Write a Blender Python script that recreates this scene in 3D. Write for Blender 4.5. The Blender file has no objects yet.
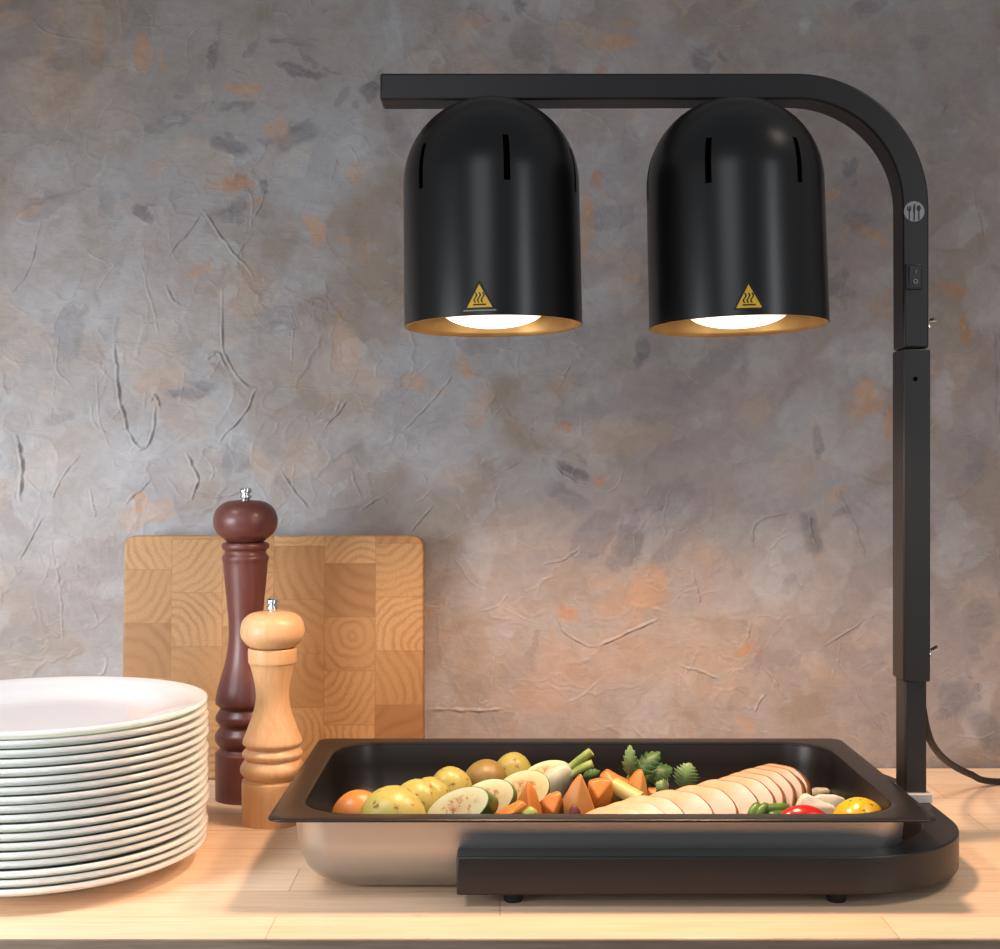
import bpy, bmesh, math, random
import numpy as np
from mathutils import Vector, Matrix, Euler, noise as mnoise
C = bpy.context.scene.collection
PI = math.pi
R = math.radians
H0 = 0.90                      # height of the worktop above the floor
F, HX, HY, CH = 1356.0, 500.0, 466.0, 0.35

# ------------------------------------------------------------------ camera
cd = bpy.data.cameras.new('camera'); cam = bpy.data.objects.new('camera', cd); C.objects.link(cam)
cam.location = (0, 0, H0 + CH); cam.rotation_euler = (R(90), 0, 0)
cd.sensor_fit = 'HORIZONTAL'; cd.sensor_width = 36; cd.lens = F / 1000 * 36; cd.shift_y = -0.0085
cd.clip_start = 0.02
bpy.context.scene.camera = cam
# ------------------------------------------------------------------ world, lights, exposure
sc = bpy.context.scene
sc.cycles.max_bounces = 14; sc.cycles.diffuse_bounces = 10; sc.cycles.glossy_bounces = 6
sc.view_settings.view_transform = 'Standard'; sc.view_settings.look = 'None'
sc.view_settings.exposure = 0.0; sc.view_settings.gamma = 1.0; sc.view_settings.use_curve_mapping = False
w = bpy.data.worlds.new('world'); sc.world = w; w.use_nodes = True
w.node_tree.nodes['Background'].inputs[0].default_value = (0.92, 0.95, 1.0, 1)
w.node_tree.nodes['Background'].inputs[1].default_value = 0.25

def area(name, loc, target, sx, sy, power, col, spread=180):
    l = bpy.data.lights.new(name, 'AREA'); l.shape = 'RECTANGLE'; l.size = sx; l.size_y = sy
    l.energy = power; l.color = col; l.spread = R(spread)
    o = bpy.data.objects.new(name, l); C.objects.link(o)
    o.location = Vector(loc) + Vector((0, 0, H0))
    d = Vector(target) + Vector((0, 0, H0)) - o.location
    o.rotation_euler = d.to_track_quat('-Z', 'Y').to_euler()
    return o
area('window_light_left', (-1.30, 0.45, 0.30), (-0.52, 1.57, 0.04), 0.80, 0.55, 5.0, (0.94, 0.97, 1.0), 76)
area('window_light_front', (-0.60, -1.3, 1.1), (0.0, 1.4, 0.25), 0.95, 1.1, 7, (0.95, 0.97, 1.0), 180)
area('window_light_right', (1.5, -0.5, 0.6), (0.1, 1.4, 0.4), 0.3, 1.2, 7, (0.92, 0.95, 1.0), 180)
area('plate_fill_left', (-0.85, 0.75, 1.15), (-0.46, 1.15, 0.10), 0.40, 0.40, 1.15, (0.97, 0.98, 1.0), 46)  # added fill above the plates to brighten them, no real fitting
area('counter_fill_right', (0.95, 0.95, 1.15), (0.56, 1.32, 0.0), 0.45, 0.45, 0.9, (1.0, 0.84, 0.66), 58)  # added warm fill that lifts the right counter, not an actual lamp
BULB_GLOW, BULB_SPOT = 2.4, 10.4
WARM = (1.0, 0.64, 0.41)

# ------------------------------------------------------------------ helpers
def s2l(c):
    return tuple(((v / 255) / 12.92 if v / 255 <= 0.04045 else ((v / 255 + 0.055) / 1.055) ** 2.4) for v in c)
def P(px, py, Z):
    return Vector(((px - HX) / F * Z, Z, H0 + CH - (py - HY) / F * Z))

class NT:
    def __init__(self, name):
        m = bpy.data.materials.new(name); m.use_nodes = True
        self.m = m; self.t = m.node_tree; self.t.nodes.clear()
        self.out = self.n('ShaderNodeOutputMaterial'); self.b = self.n('ShaderNodeBsdfPrincipled')
        self.l(self.b.outputs[0], self.out.inputs[0])
    def n(self, typ, **k):
        x = self.t.nodes.new(typ)
        for a, v in k.items(): setattr(x, a, v)
        return x
    def l(self, a, b): self.t.links.new(a, b)
    def set(self, node, **k):
        for a, v in k.items():
            s = node.inputs[a.replace('_', ' ')] if a.replace('_', ' ') in node.inputs else node.inputs[a]
            if hasattr(v, 'is_linked') or isinstance(v, bpy.types.NodeSocket): self.l(v, s)
            else: s.default_value = v
        return node
    def p(self, **k): return self.set(self.b, **k)
    def coord(self, kind='Object', scale=(1, 1, 1), loc=(0, 0, 0), rot=(0, 0, 0)):
        tc = self.n('ShaderNodeTexCoord'); mp = self.n('ShaderNodeMapping')
        self.l(tc.outputs[kind], mp.inputs[0])
        mp.inputs['Scale'].default_value = scale; mp.inputs['Location'].default_value = loc; mp.inputs['Rotation'].default_value = rot
        return mp.outputs[0]
    def noise(self, vec, scale, detail=4, rough=0.5, dist=0):
        x = self.n('ShaderNodeTexNoise'); self.l(vec, x.inputs['Vector'])
        x.inputs['Scale'].default_value = scale; x.inputs['Detail'].default_value = detail
        x.inputs['Roughness'].default_value = rough; x.inputs['Distortion'].default_value = dist
        return x.outputs['Fac']
    def ramp(self, fac, stops, interp='LINEAR'):
        x = self.n('ShaderNodeValToRGB'); self.l(fac, x.inputs[0]); cr = x.color_ramp; cr.interpolation = interp
        while len(cr.elements) > 1: cr.elements.remove(cr.elements[-1])
        cr.elements[0].position = stops[0][0]; cr.elements[0].color = (*stops[0][1], 1)
        for pos, c in stops[1:]:
            e = cr.elements.new(pos); e.color = (*c, 1)
        return x.outputs[0]
    def math(self, op, a, b=None, c=None):
        x = self.n('ShaderNodeMath', operation=op)
        for i, v in enumerate((a, b, c)):
            if v is None: continue
            if isinstance(v, (int, float)): x.inputs[i].default_value = v
            else: self.l(v, x.inputs[i])
        return x.outputs[0]
    def mix(self, fac, a, b, mode='MIX'):
        x = self.n('ShaderNodeMix', data_type='RGBA', blend_type=mode)
        for s, v in ((x.inputs[0], fac), (x.inputs[6], a), (x.inputs[7], b)):
            if isinstance(v, (int, float)): s.default_value = v
            elif isinstance(v, tuple): s.default_value = (*v, 1)
            else: self.l(v, s)
        return x.outputs[2]
    def bump(self, h, strength=0.3, dist=0.001):
        x = self.n('ShaderNodeBump'); self.l(h, x.inputs['Height'])
        x.inputs['Strength'].default_value = strength; x.inputs['Distance'].default_value = dist
        self.l(x.outputs[0], self.b.inputs['Normal'])

def plain(name, rgb, rough=0.5, metal=0, bump=None, var=0.0, vs=60, **k):
    t = NT(name); c = s2l(rgb)
    if var:
        n = t.noise(t.coord(), vs, 3)
        lo = tuple(v * (1 - var) for v in c); hi = tuple(min(1, v * (1 + var)) for v in c)
        t.p(Base_Color=t.ramp(n, [(0.3, lo), (0.7, hi)]))
    else: t.p(Base_Color=(*c, 1))
    t.p(Roughness=rough, Metallic=metal)
    for a, v in k.items(): t.p(**{a: v})
    if bump: t.bump(t.noise(t.coord(), bump[0], 3), bump[1], bump[2])
    return t.m
def speckled(name, base, second, spot, spots=0.62, scale=25, rough=0.45, spot_scale=90, sss=0.0):
    t = NT(name); v = t.coord(); base, second, spot = [tuple(x * 0.84 for x in c_) for c_ in (base, second, spot)]
    c = t.ramp(t.noise(v, scale, 3), [(0.35, s2l(base)), (0.65, s2l(second))])
    f = t.ramp(t.noise(v, spot_scale, 4, 0.65), [(spots, (0, 0, 0)), (spots + 0.08, (1, 1, 1))])
    t.p(Base_Color=t.mix(f, c, s2l(spot)), Roughness=rough)
    if sss: t.p(Subsurface_Weight=sss, Subsurface_Scale=0.006, Subsurface_Radius=(1.0, 0.6, 0.3))
    t.bump(t.noise(v, 120, 3), 0.25, 0.0006)
    return t.m

M = {}
# powder coated black metal
t = NT('black_powder_coat'); v = t.coord()
t.p(Base_Color=(*s2l((28, 27, 28)), 1), Roughness=0.40, Specular_IOR_Level=0.5)
t.bump(t.noise(v, 1600, 2), 0.10, 0.0002); M['black'] = t.m
M['black_dome'] = plain('black_satin_shade', (13, 13, 14), 0.30, bump=(1400, 0.10, 0.0002))
M['black_plastic'] = plain('black_plastic', (16, 16, 18), 0.35)
M['slit'] = plain('slit_black', (3, 3, 3), 1.0, Specular_IOR_Level=0.0)
M['rubber'] = plain('black_rubber', (14, 14, 14), 0.6)
M['gold'] = plain('gold_lining', (204, 164, 104), 0.42, 0.7, var=0.12, vs=40)
M['chrome'] = plain('chrome', (225, 228, 230), 0.12, 1.0)
M['steelplate'] = plain('pale_steel', (190, 188, 186), 0.45, 0.3)
M['sticker_yellow'] = plain('sticker_yellow', (236, 190, 40), 0.4)
M['sticker_black'] = plain('sticker_black', (18, 14, 12), 0.45)
M['print_grey'] = plain('printed_grey', (150, 150, 154), 0.5)
M['coating'] = plain('dark_nonstick_coating', (27, 24, 23), 0.34, 0.2, bump=(900, 0.08, 0.0002))
t = NT('brushed_steel'); v = t.coord('Object', (4, 4, 500))
n = t.noise(v, 1.0, 4); t.p(Base_Color=(*s2l((186, 184, 182)), 1), Metallic=1.0, Roughness=0.42, Anisotropic=0.3)
t.bump(n, 0.10, 0.0002); M['steel'] = t.m
t = NT('white_opal_glass'); t.p(Base_Color=(0.87, 0.90, 0.82, 1), Subsurface_Weight=0.7, Subsurface_Scale=0.03, Subsurface_Radius=(0.9, 1.0, 0.7), Roughness=0.13, Coat_Weight=0.3, Coat_Roughness=0.05, Specular_IOR_Level=0.55)
M['plate'] = t.m
t = NT('bulb_glass'); t.p(Base_Color=(0.95, 0.93, 0.9, 1), Roughness=0.3, Emission_Color=(1.0, 0.86, 0.68, 1), Emission_Strength=BULB_GLOW); M['bulb'] = t.m

def turned_wood(name, a, b, rough, coat=0.0):
    t = NT(name); v = t.coord('Object', (1, 1, 0.06))
    c = t.ramp(t.noise(v, 220, 4, 0.6, 0.3), [(0.3, s2l(a)), (0.7, s2l(b))])
    t.p(Base_Color=c, Roughness=rough, Coat_Weight=coat, Coat_Roughness=0.2); return t.m
M['dark_wood'] = turned_wood('dark_mahogany_wood', (90, 46, 41), (102, 54, 47), 0.42, 0.15)
M['pale_wood'] = turned_wood('pale_beech_wood', (200, 154, 108), (214, 170, 124), 0.45, 0.1)

# ---- worktop of beech staves
t = NT('beech_worktop'); v = t.coord('Object')
bk = t.n('ShaderNodeTexBrick'); t.l(v, bk.inputs['Vector'])
bk.offset = 0.37; bk.offset_frequency = 2
for a, val in (('Scale', 1.0), ('Mortar Size', 0.0006), ('Mortar Smooth', 0.3), ('Bias', 0.0), ('Brick Width', 0.47), ('Row Height', 0.062)): bk.inputs[a].default_value = val
bk.inputs['Color1'].default_value = (0.15, 0.15, 0.15, 1); bk.inputs['Color2'].default_value = (0.9, 0.9, 0.9, 1); bk.inputs['Mortar'].default_value = (0, 0, 0, 1)
base = t.ramp(bk.outputs['Color'], [(0, s2l((190, 158, 130))), (0.15, s2l((232, 198, 166))), (0.9, s2l((242, 214, 186)))])
g = t.noise(t.coord('Object', (3, 60, 60)), 3.5, 5, 0.6, 0.6)
base = t.mix(0.5, base, t.ramp(g, [(0.3, (0.70, 0.66, 0.62)), (0.6, (1, 1, 1))]), 'MULTIPLY')
kn = t.ramp(t.noise(t.coord('Object', (4, 14, 14)), 9, 2), [(0.72, (0, 0, 0)), (0.78, (1, 1, 1))])
base = t.mix(t.math('MULTIPLY', kn, 0.35), base, s2l((150, 100, 60)))
t.p(Base_Color=base, Roughness=0.42); t.bump(g, 0.12, 0.0004); M['worktop'] = t.m
t = NT('grey_oak_and_edge_shade'); g = t.noise(t.coord('Object', (4, 4, 60)), 3, 5, 0.6, 0.4)
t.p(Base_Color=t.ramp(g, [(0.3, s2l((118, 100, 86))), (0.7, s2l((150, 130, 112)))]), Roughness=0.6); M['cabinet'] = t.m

# ---- end grain chopping board
t = NT('end_grain_block'); tc = t.n('ShaderNodeTexCoord'); sp = t.n('ShaderNodeSeparateXYZ'); t.l(tc.outputs['Object'], sp.inputs[0])
BW, BH = 0.0572, 0.0600
xs = t.math('DIVIDE', t.math('ADD', sp.outputs[0], 0.0035), BW); col = t.math('FLOOR', xs)
off = t.math('MULTIPLY', t.math('PINGPONG', col, 1.0), 0.52)
rnd = t.n('ShaderNodeTexWhiteNoise', noise_dimensions='1D'); t.l(col, rnd.inputs['W'])
zs = t.math('ADD', t.math('DIVIDE', sp.outputs[2], BH), t.math('ADD', off, t.math('MULTIPLY', rnd.outputs['Value'], 0.2)))
row = t.math('FLOOR', zs)
cmb = t.n('ShaderNodeCombineXYZ'); t.l(col, cmb.inputs[0]); t.l(row, cmb.inputs[1])
wn = t.n('ShaderNodeTexWhiteNoise', noise_dimensions='3D'); t.l(cmb.outputs[0], wn.inputs['Vector'])
sc2 = t.n('ShaderNodeSeparateColor'); t.l(wn.outputs['Color'], sc2.inputs[0])
fx = t.math('SUBTRACT', t.math('FRACT', xs), t.math('MULTIPLY_ADD', sc2.outputs[0], 2.4, -0.7))
fz = t.math('SUBTRACT', t.math('FRACT', zs), t.math('MULTIPLY_ADD', sc2.outputs[1], 2.4, -0.7))
dist = t.math('SQRT', t.math('ADD', t.math('MULTIPLY', fx, fx), t.math('MULTIPLY', fz, fz)))
wob = t.noise(t.coord('Object'), 26, 3)
rg = t.math('MULTIPLY_ADD', wob, 0.35, dist)
rings = t.math('MULTIPLY_ADD', t.math('SINE', t.math('MULTIPLY', rg, t.math('MULTIPLY_ADD', sc2.outputs[2], 30, 20))), 0.5, 0.5)
fine = t.noise(t.coord('Object'), 420, 2)
warp = t.noise(t.coord('Object'), 14, 3)
c1 = t.ramp(sc2.outputs[2], [(0, s2l((148, 106, 62))), (0.5, s2l((170, 128, 80))), (1, s2l((190, 150, 102)))])
c2 = t.mix(t.math('MULTIPLY', t.math('MULTIPLY', rings, rings), t.math('MULTIPLY', t.ramp(warp, [(0.35, (0.06,) * 3), (0.65, (0.50,) * 3)]), 1.0)), c1, s2l((124, 76, 40)))
c3 = t.mix(t.ramp(fine, [(0.5, (0, 0, 0)), (0.7, (0.35,) * 3)]), c2, s2l((142, 90, 50)))
ex = t.math('ABSOLUTE', t.math('SUBTRACT', t.math('FRACT', xs), 0.5)); ez = t.math('ABSOLUTE', t.math('SUBTRACT', t.math('FRACT', zs), 0.5))
seam = t.math('MAXIMUM', t.math('GREATER_THAN', ex, 0.488), t.math('GREATER_THAN', ez, 0.488))
c4 = t.mix(t.math('MULTIPLY', seam, 0.35), c3, s2l((140, 88, 48)))
t.p(Base_Color=c4, Roughness=0.5); M['board'] = t.m
M['board_edge'] = turned_wood('board_edge_wood', (190, 148, 100), (208, 168, 120), 0.5)

# ---- food
M['potato'] = speckled('boiled_potato', (196, 182, 84), (210, 194, 104), (140, 98, 46), 0.58, 22, 0.38, 110, 0.15)
M['potato_brown'] = speckled('browned_potato', (176, 148, 72), (160, 126, 62), (120, 76, 36), 0.62, 22, 0.4, 45, 0.1)
M['carrot'] = speckled('carrot_flesh', (226, 132, 44), (234, 154, 70), (170, 70, 20), 0.72, 30, 0.38, 80, 0.15)
M['carrot_skin'] = speckled('carrot_skin', (214, 116, 38), (226, 136, 50), (140, 62, 24), 0.66, 60, 0.45, 80)
M['carrot_pale'] = speckled('pale_carrot_flesh', (228, 148, 66), (234, 168, 92), (196, 100, 40), 0.7, 30, 0.38, 80, 0.15)
M['peel'] = speckled('courgette_peel', (62, 92, 34), (98, 128, 52), (40, 58, 22), 0.62, 60, 0.35, 90)
t = NT('courgette_flesh'); v = t.coord('Object')
ln = t.n('ShaderNodeVectorMath', operation='LENGTH'); mp = t.coord('Object', (28, 48, 0)); t.l(mp, ln.inputs[0])
rad = t.math('ADD', ln.outputs['Value'], t.math('MULTIPLY_ADD', t.noise(v, 120, 3), 0.3, -0.15))
cb = t.ramp(rad, [(0.0, s2l((176, 148, 100))), (0.45, s2l((188, 176, 126))), (0.8, s2l((194, 192, 152))), (1.0, s2l((164, 178, 104)))])
ch = t.ramp(t.noise(v, 170, 4, 0.65, 0.5), [(0.50, (0, 0, 0)), (0.58, (1, 1, 1))])
core = t.ramp(rad, [(0.22, (1, 1, 1)), (0.60, (0, 0, 0))])
t.p(Base_Color=t.mix(t.math('MULTIPLY', ch, core), cb, s2l((146, 74, 34))), Roughness=0.4, Subsurface_Weight=0.1, Subsurface_Scale=0.004)
M['courgette'] = t.m
t = NT('fennel_white'); v = t.coord('Object', (1, 1, 0.15)); t.p(Base_Color=t.ramp(t.noise(v, 240, 3), [(0.3, s2l((172, 172, 142))), (0.7, s2l((188, 188, 166)))]), Roughness=0.4, Subsurface_Weight=0.15, Subsurface_Scale=0.004)
M['fennel'] = t.m
M['stalk'] = speckled('green_stalk', (146, 168, 74), (190, 200, 110), (110, 140, 54), 0.6, 60, 0.4, 120)
M['celery'] = speckled('celery_flesh', (200, 192, 104), (216, 206, 140), (180, 186, 84), 0.6, 60, 0.4, 120)
M['leaf'] = speckled('celery_leaf', (52, 92, 40), (96, 138, 66), (36, 70, 28), 0.6, 120, 0.5, 300)
M['leaf_pale'] = speckled('pale_leaf', (110, 150, 88), (140, 172, 110), (70, 110, 54), 0.62, 120, 0.5, 300)
M['bean'] = speckled('green_bean', (70, 116, 34), (104, 148, 48), (44, 80, 22), 0.62, 60, 0.35, 90)
M['red'] = speckled('red_pepper', (196, 26, 14), (208, 36, 18), (120, 14, 8), 0.75, 20, 0.22, 60)
M['yellow'] = speckled('yellow_pepper', (244, 190, 18), (248, 206, 40), (80, 36, 10), 0.57, 20, 0.25, 190)
M['onion'] = speckled('onion_flesh', (236, 230, 206), (246, 242, 226), (190, 150, 96), 0.66, 60, 0.32, 60, 0.1)
M['beet'] = plain('beetroot_skin', (96, 34, 44), 0.5)
t = NT('roast_meat_inside'); v = t.coord(); sp = t.n('ShaderNodeSeparateXYZ'); t.l(v, sp.inputs[0])
g = t.math('ADD', t.math('MULTIPLY_ADD', sp.outputs[2], 26, t.math('MULTIPLY', sp.outputs[0], -30)), t.math('MULTIPLY', t.noise(v, 60, 4), 0.7))
c = t.ramp(g, [(0.35, s2l((204, 182, 172))), (0.85, s2l((182, 142, 98)))])
c = t.mix(t.ramp(t.noise(v, 40, 4, .6), [(.35, (0, 0, 0)), (.7, (.6, .6, .6))]), c, s2l((188, 160, 140)))
pep = t.ramp(t.noise(v, 260, 2), [(0.70, (0, 0, 0)), (0.74, (1, 1, 1))])
t.p(Base_Color=t.mix(t.math('MULTIPLY', pep, 0.6), c, s2l((70, 44, 26))), Roughness=0.5, Subsurface_Weight=0.08, Subsurface_Scale=0.004)
t.bump(t.noise(v, 150, 4), 0.3, 0.0008); M['meat'] = t.m
M['meat_skin'] = speckled('roast_meat_crust', (150, 92, 48), (180, 122, 70), (120, 70, 34), 0.60, 40, 0.42, 110, 0.05)

# ---- the stone-grey plaster
t = NT('troweled_plaster')
at = t.n('ShaderNodeAttribute'); at.attribute_name = 'plaster'
v = t.coord('Object')
n1 = t.noise(v, 55, 5, 0.6, 0.8)
c = t.mix(0.55, at.outputs['Color'], t.ramp(n1, [(0.3, (0.42, 0.42, 0.42)), (0.7, (0.58, 0.58, 0.58))]), 'OVERLAY')
t.p(Base_Color=c, Roughness=0.5, Specular_IOR_Level=0.35)
hn = t.math('ADD', t.noise(v, 70, 6, 0.65, 1.5), t.math('MULTIPLY', t.noise(t.coord('Object', (1, 1, 3), (0, 0, 0), (0, R(35), 0)), 24, 3, 0.5, 2.0), 1.5))
nn = t.noise(v, 13, 7, 0.55, 2.2); nm = t.noise(t.coord('Object', (1.6, 1, .8), (3, 1, 2), (0, R(-30), 0)), 17, 7, 0.55, 2.6)
cr = t.ramp(t.math('ABSOLUTE', t.math('SUBTRACT', nn, 0.5)), [(0.0, (1, 1, 1)), (0.018, (0, 0, 0))])
cr2 = t.ramp(t.math('ABSOLUTE', t.math('SUBTRACT', nm, 0.47)), [(0.0, (1, 1, 1)), (0.014, (0, 0, 0))])
gate = t.ramp(t.noise(v, 9, 2), [(0.48, (0, 0, 0)), (0.60, (1, 1, 1))])
hn = t.math('ADD', hn, t.math('MULTIPLY', t.math('MULTIPLY', t.math('ADD', cr, cr2), gate), 0.55))
fl = t.ramp(t.noise(v, 190, 3, .6), [(0.70, (0, 0, 0)), (0.74, (1, 1, 1))])
hn = t.math('ADD', hn, t.math('MULTIPLY', fl, 0.5))
c = t.mix(t.math('MULTIPLY', fl, t.math('MULTIPLY', gate, 0.35)), c, s2l((205, 200, 196))); t.l(c, t.b.inputs['Base Color'])  # tiny raised flecks, their highlights painted pale into the colour
t.bump(hn, 0.42, 0.0012); M['plaster'] = t.m

# ------------------------------------------------------------------ object helpers
def link(name, me, mat=None, parent=None, smooth=True, loc=None):
    o = bpy.data.objects.new(name, me); C.objects.link(o)
    mats = mat if isinstance(mat, (list, tuple)) else [mat]
    for m in mats:
        if m: me.materials.append(m)
    if smooth:
        for p in me.polygons: p.use_smooth = True
    if loc is not None: o.location = loc
    if parent: o.parent = parent
    return o
def obj(name, bm, mat=None, parent=None, smooth=True, loc=None, sharp=40):
    bmesh.ops.recalc_face_normals(bm, faces=bm.faces)
    if smooth and sharp:
        for e in bm.edges:
            if len(e.link_faces) == 2 and e.calc_face_angle(0) > R(sharp): e.smooth = False
    me = bpy.data.meshes.new(name); bm.to_mesh(me); bm.free()
    return link(name, me, mat, parent, smooth, loc)
def tag(o, label, cat, group=None):
    o['label'] = label; o['category'] = cat
    if group: o['group'] = group
    return o
def thing(name, label, cat, loc=(0, 0, 0), rot=(0, 0, 0), group=None):
    o = bpy.data.objects.new(name, None); C.objects.link(o); o.location = loc; o.rotation_euler = rot
    o.empty_display_size = 0.03
    return tag(o, label, cat, group)
def bev(o, w=0.001, seg=2):
    m = o.modifiers.new('b', 'BEVEL'); m.width = w; m.segments = seg; m.limit_method = 'ANGLE'; m.angle_limit = R(35); m.harden_normals = False
    return o
def sub(o, n=1):
    m = o.modifiers.new('s', 'SUBSURF'); m.levels = n; m.render_levels = n; return o
def sol(o, th, off=-1):
    m = o.modifiers.new('t', 'SOLIDIFY'); m.thickness = th; m.offset = off; return o
def box(x0, x1, y0, y1, z0, z1, bm=None):
    bm = bm or bmesh.new()
    vs = [bm.verts.new((x, y, z)) for x in (x0, x1) for y in (y0, y1) for z in (z0, z1)]
    for f in ((0, 1, 3, 2), (4, 6, 7, 5), (0, 4, 5, 1), (2, 3, 7, 6), (0, 2, 6, 4), (1, 5, 7, 3)): bm.faces.new([vs[i] for i in f])
    return bm
def lathe(prof, n=96, cap=True):
    bm = bmesh.new(); rings = []
    for r, z in prof:
        if r < 1e-6: rings.append([bm.verts.new((0, 0, z))])
        else: rings.append([bm.verts.new((r * math.cos(2 * PI * i / n), r * math.sin(2 * PI * i / n), z)) for i in range(n)])
    for a, b in zip(rings, rings[1:]):
        for i in range(n):
            j = (i + 1) % n
            if len(a) == 1 and len(b) == 1: continue
            if len(a) == 1: bm.faces.new((a[0], b[i], b[j]))
            elif len(b) == 1: bm.faces.new((a[i], a[j], b[0]))
            else: bm.faces.new((a[i], a[j], b[j], b[i]))
    return bm
def prism(pts, y0, y1, bm=None):                      # outline in x,z extruded along y
    bm = bm or bmesh.new()
    a = [bm.verts.new((x, y0, z)) for x, z in pts]; b = [bm.verts.new((x, y1, z)) for x, z in pts]
    n = len(pts); bm.faces.new(a); bm.faces.new(b[::-1])
    for i in range(n): bm.faces.new((a[i], b[i], b[(i + 1) % n], a[(i + 1) % n]))
    return bm
def plan(pts, z0, z1, bm=None):                       # outline in x,y extruded along z
    bm = bm or bmesh.new()
    a = [bm.verts.new((x, y, z0)) for x, y in pts]; b = [bm.verts.new((x, y, z1)) for x, y in pts]
    n = len(pts); bm.faces.new(a); bm.faces.new(b[::-1])
    for i in range(n): bm.faces.new((a[i], b[i], b[(i + 1) % n], a[(i + 1) % n]))
    return bm
def catmull(pts, k=8):
    pts = [Vector(p) for p in pts]; q = [2 * pts[0] - pts[1]] + pts + [2 * pts[-1] - pts[-2]]; out = []
    for i in range(1, len(q) - 2):
        for s in range(k):
            u = s / k; a, b, c, d = q[i - 1:i + 3]
            out.append(0.5 * ((2 * b) + (c - a) * u + (2 * a - 5 * b + 4 * c - d) * u * u + (3 * b - 3 * c + d - a) * u ** 3))
    out.append(pts[-1]); return out
def tube(pts, r, n=16, bm=None, cap=True, sy=1.0):
    bm = bm or bmesh.new(); pts = [Vector(p) for p in pts]; rings = []; up = None
    for i, p in enumerate(pts):
        d = (pts[min(i + 1, len(pts) - 1)] - pts[max(i - 1, 0)]).normalized()
        if up is None: up = d.orthogonal().normalized()
        up = (up - d * up.dot(d)).normalized(); sd = d.cross(up)
        rr = r(i / (len(pts) - 1)) if callable(r) else r
        rings.append([bm.verts.new(p + up * rr * math.cos(2 * PI * j / n) + sd * rr * sy * math.sin(2 * PI * j / n)) for j in range(n)])
    for a, b in zip(rings, rings[1:]):
        for j in range(n): bm.faces.new((a[j], a[(j + 1) % n], b[(j + 1) % n], b[j]))
    if cap: bm.faces.new(rings[0][::-1]); bm.faces.new(rings[-1])
    return bm
def shift(bm, v):
    bmesh.ops.translate(bm, verts=bm.verts, vec=v); return bm

# ------------------------------------------------------------------ SETTING: plaster wall
rng = np.random.default_rng(7)
def vnoise(shape, cells, seed):
    g = np.random.default_rng(seed).random((cells[0] + 3, cells[1] + 3))
    yy = np.linspace(0, cells[0], shape[0], endpoint=False); xx = np.linspace(0, cells[1], shape[1], endpoint=False)
    yi = yy.astype(int); xi = xx.astype(int); fy = (yy - yi)[:, None]; fx = (xx - xi)[None, :]
    fy = fy * fy * (3 - 2 * fy); fx = fx * fx * (3 - 2 * fx)
    a = g[yi][:, xi]; b = g[yi][:, xi + 1]; c = g[yi + 1][:, xi]; d = g[yi + 1][:, xi + 1]
    return (a * (1 - fx) + b * fx) * (1 - fy) + (c * (1 - fx) + d * fx) * fy
def fbm(shape, cells, seed, octv=4):
    s = 0; a = 1; tot = 0
    for k in range(octv):
        s = s + a * vnoise(shape, (cells[0] * 2 ** k, cells[1] * 2 ** k), seed + k); tot += a; a *= 0.55
    return s / tot
WY = 1.577; SP = 0.00125
X0, X1, Z0, Z1 = -0.80, 0.80, -0.02, 1.02
nx = int((X1 - X0) / SP); nz = int((Z1 - Z0) / SP)
gx = np.linspace(X0, X1, nx); gz = np.linspace(Z0, Z1, nz)
S = WY / F                                              # metres per photo pixel on the wall
shape = (nz, nx)
wx = (fbm(shape, (20, 30), 11) - 0.5) * 0.020 + (fbm(shape, (90, 140), 15, 4) - 0.5) * 0.011
wz = (fbm(shape, (20, 30), 21) - 0.5) * 0.020 + (fbm(shape, (90, 140), 25, 4) - 0.5) * 0.011
GX = gx[None, :] + wx; GZ = gz[:, None] + wz
pal = {k: np.array(s2l(v)) for k, v in dict(taupe=(152, 143, 140), grey=(156, 155, 157), light=(174, 174, 178), brown=(140, 128, 118),
      mauve=(136, 127, 130), slate=(102, 102, 110), dark=(74, 74, 84), orange=(188, 138, 88), rust=(178, 116, 58), sand=(180, 158, 140)).items()}
n0 = fbm(shape, (5, 8), 31, 5)[..., None]; n1 = fbm(shape, (7, 11), 41, 5)[..., None]
def sm(a, b, x):
    q = np.clip((x - a) / (b - a), 0, 1); return q * q * (3 - 2 * q)
col = pal['taupe'] * (1 - sm(.4, .62, n0)) + pal['grey'] * sm(.4, .62, n0)
col = col * (1 - sm(.5, .66, n1)) + pal['brown'] * sm(.5, .66, n1)
hgt = (fbm(shape, (9, 14), 51, 5) - 0.5) * 0.0022
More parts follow.
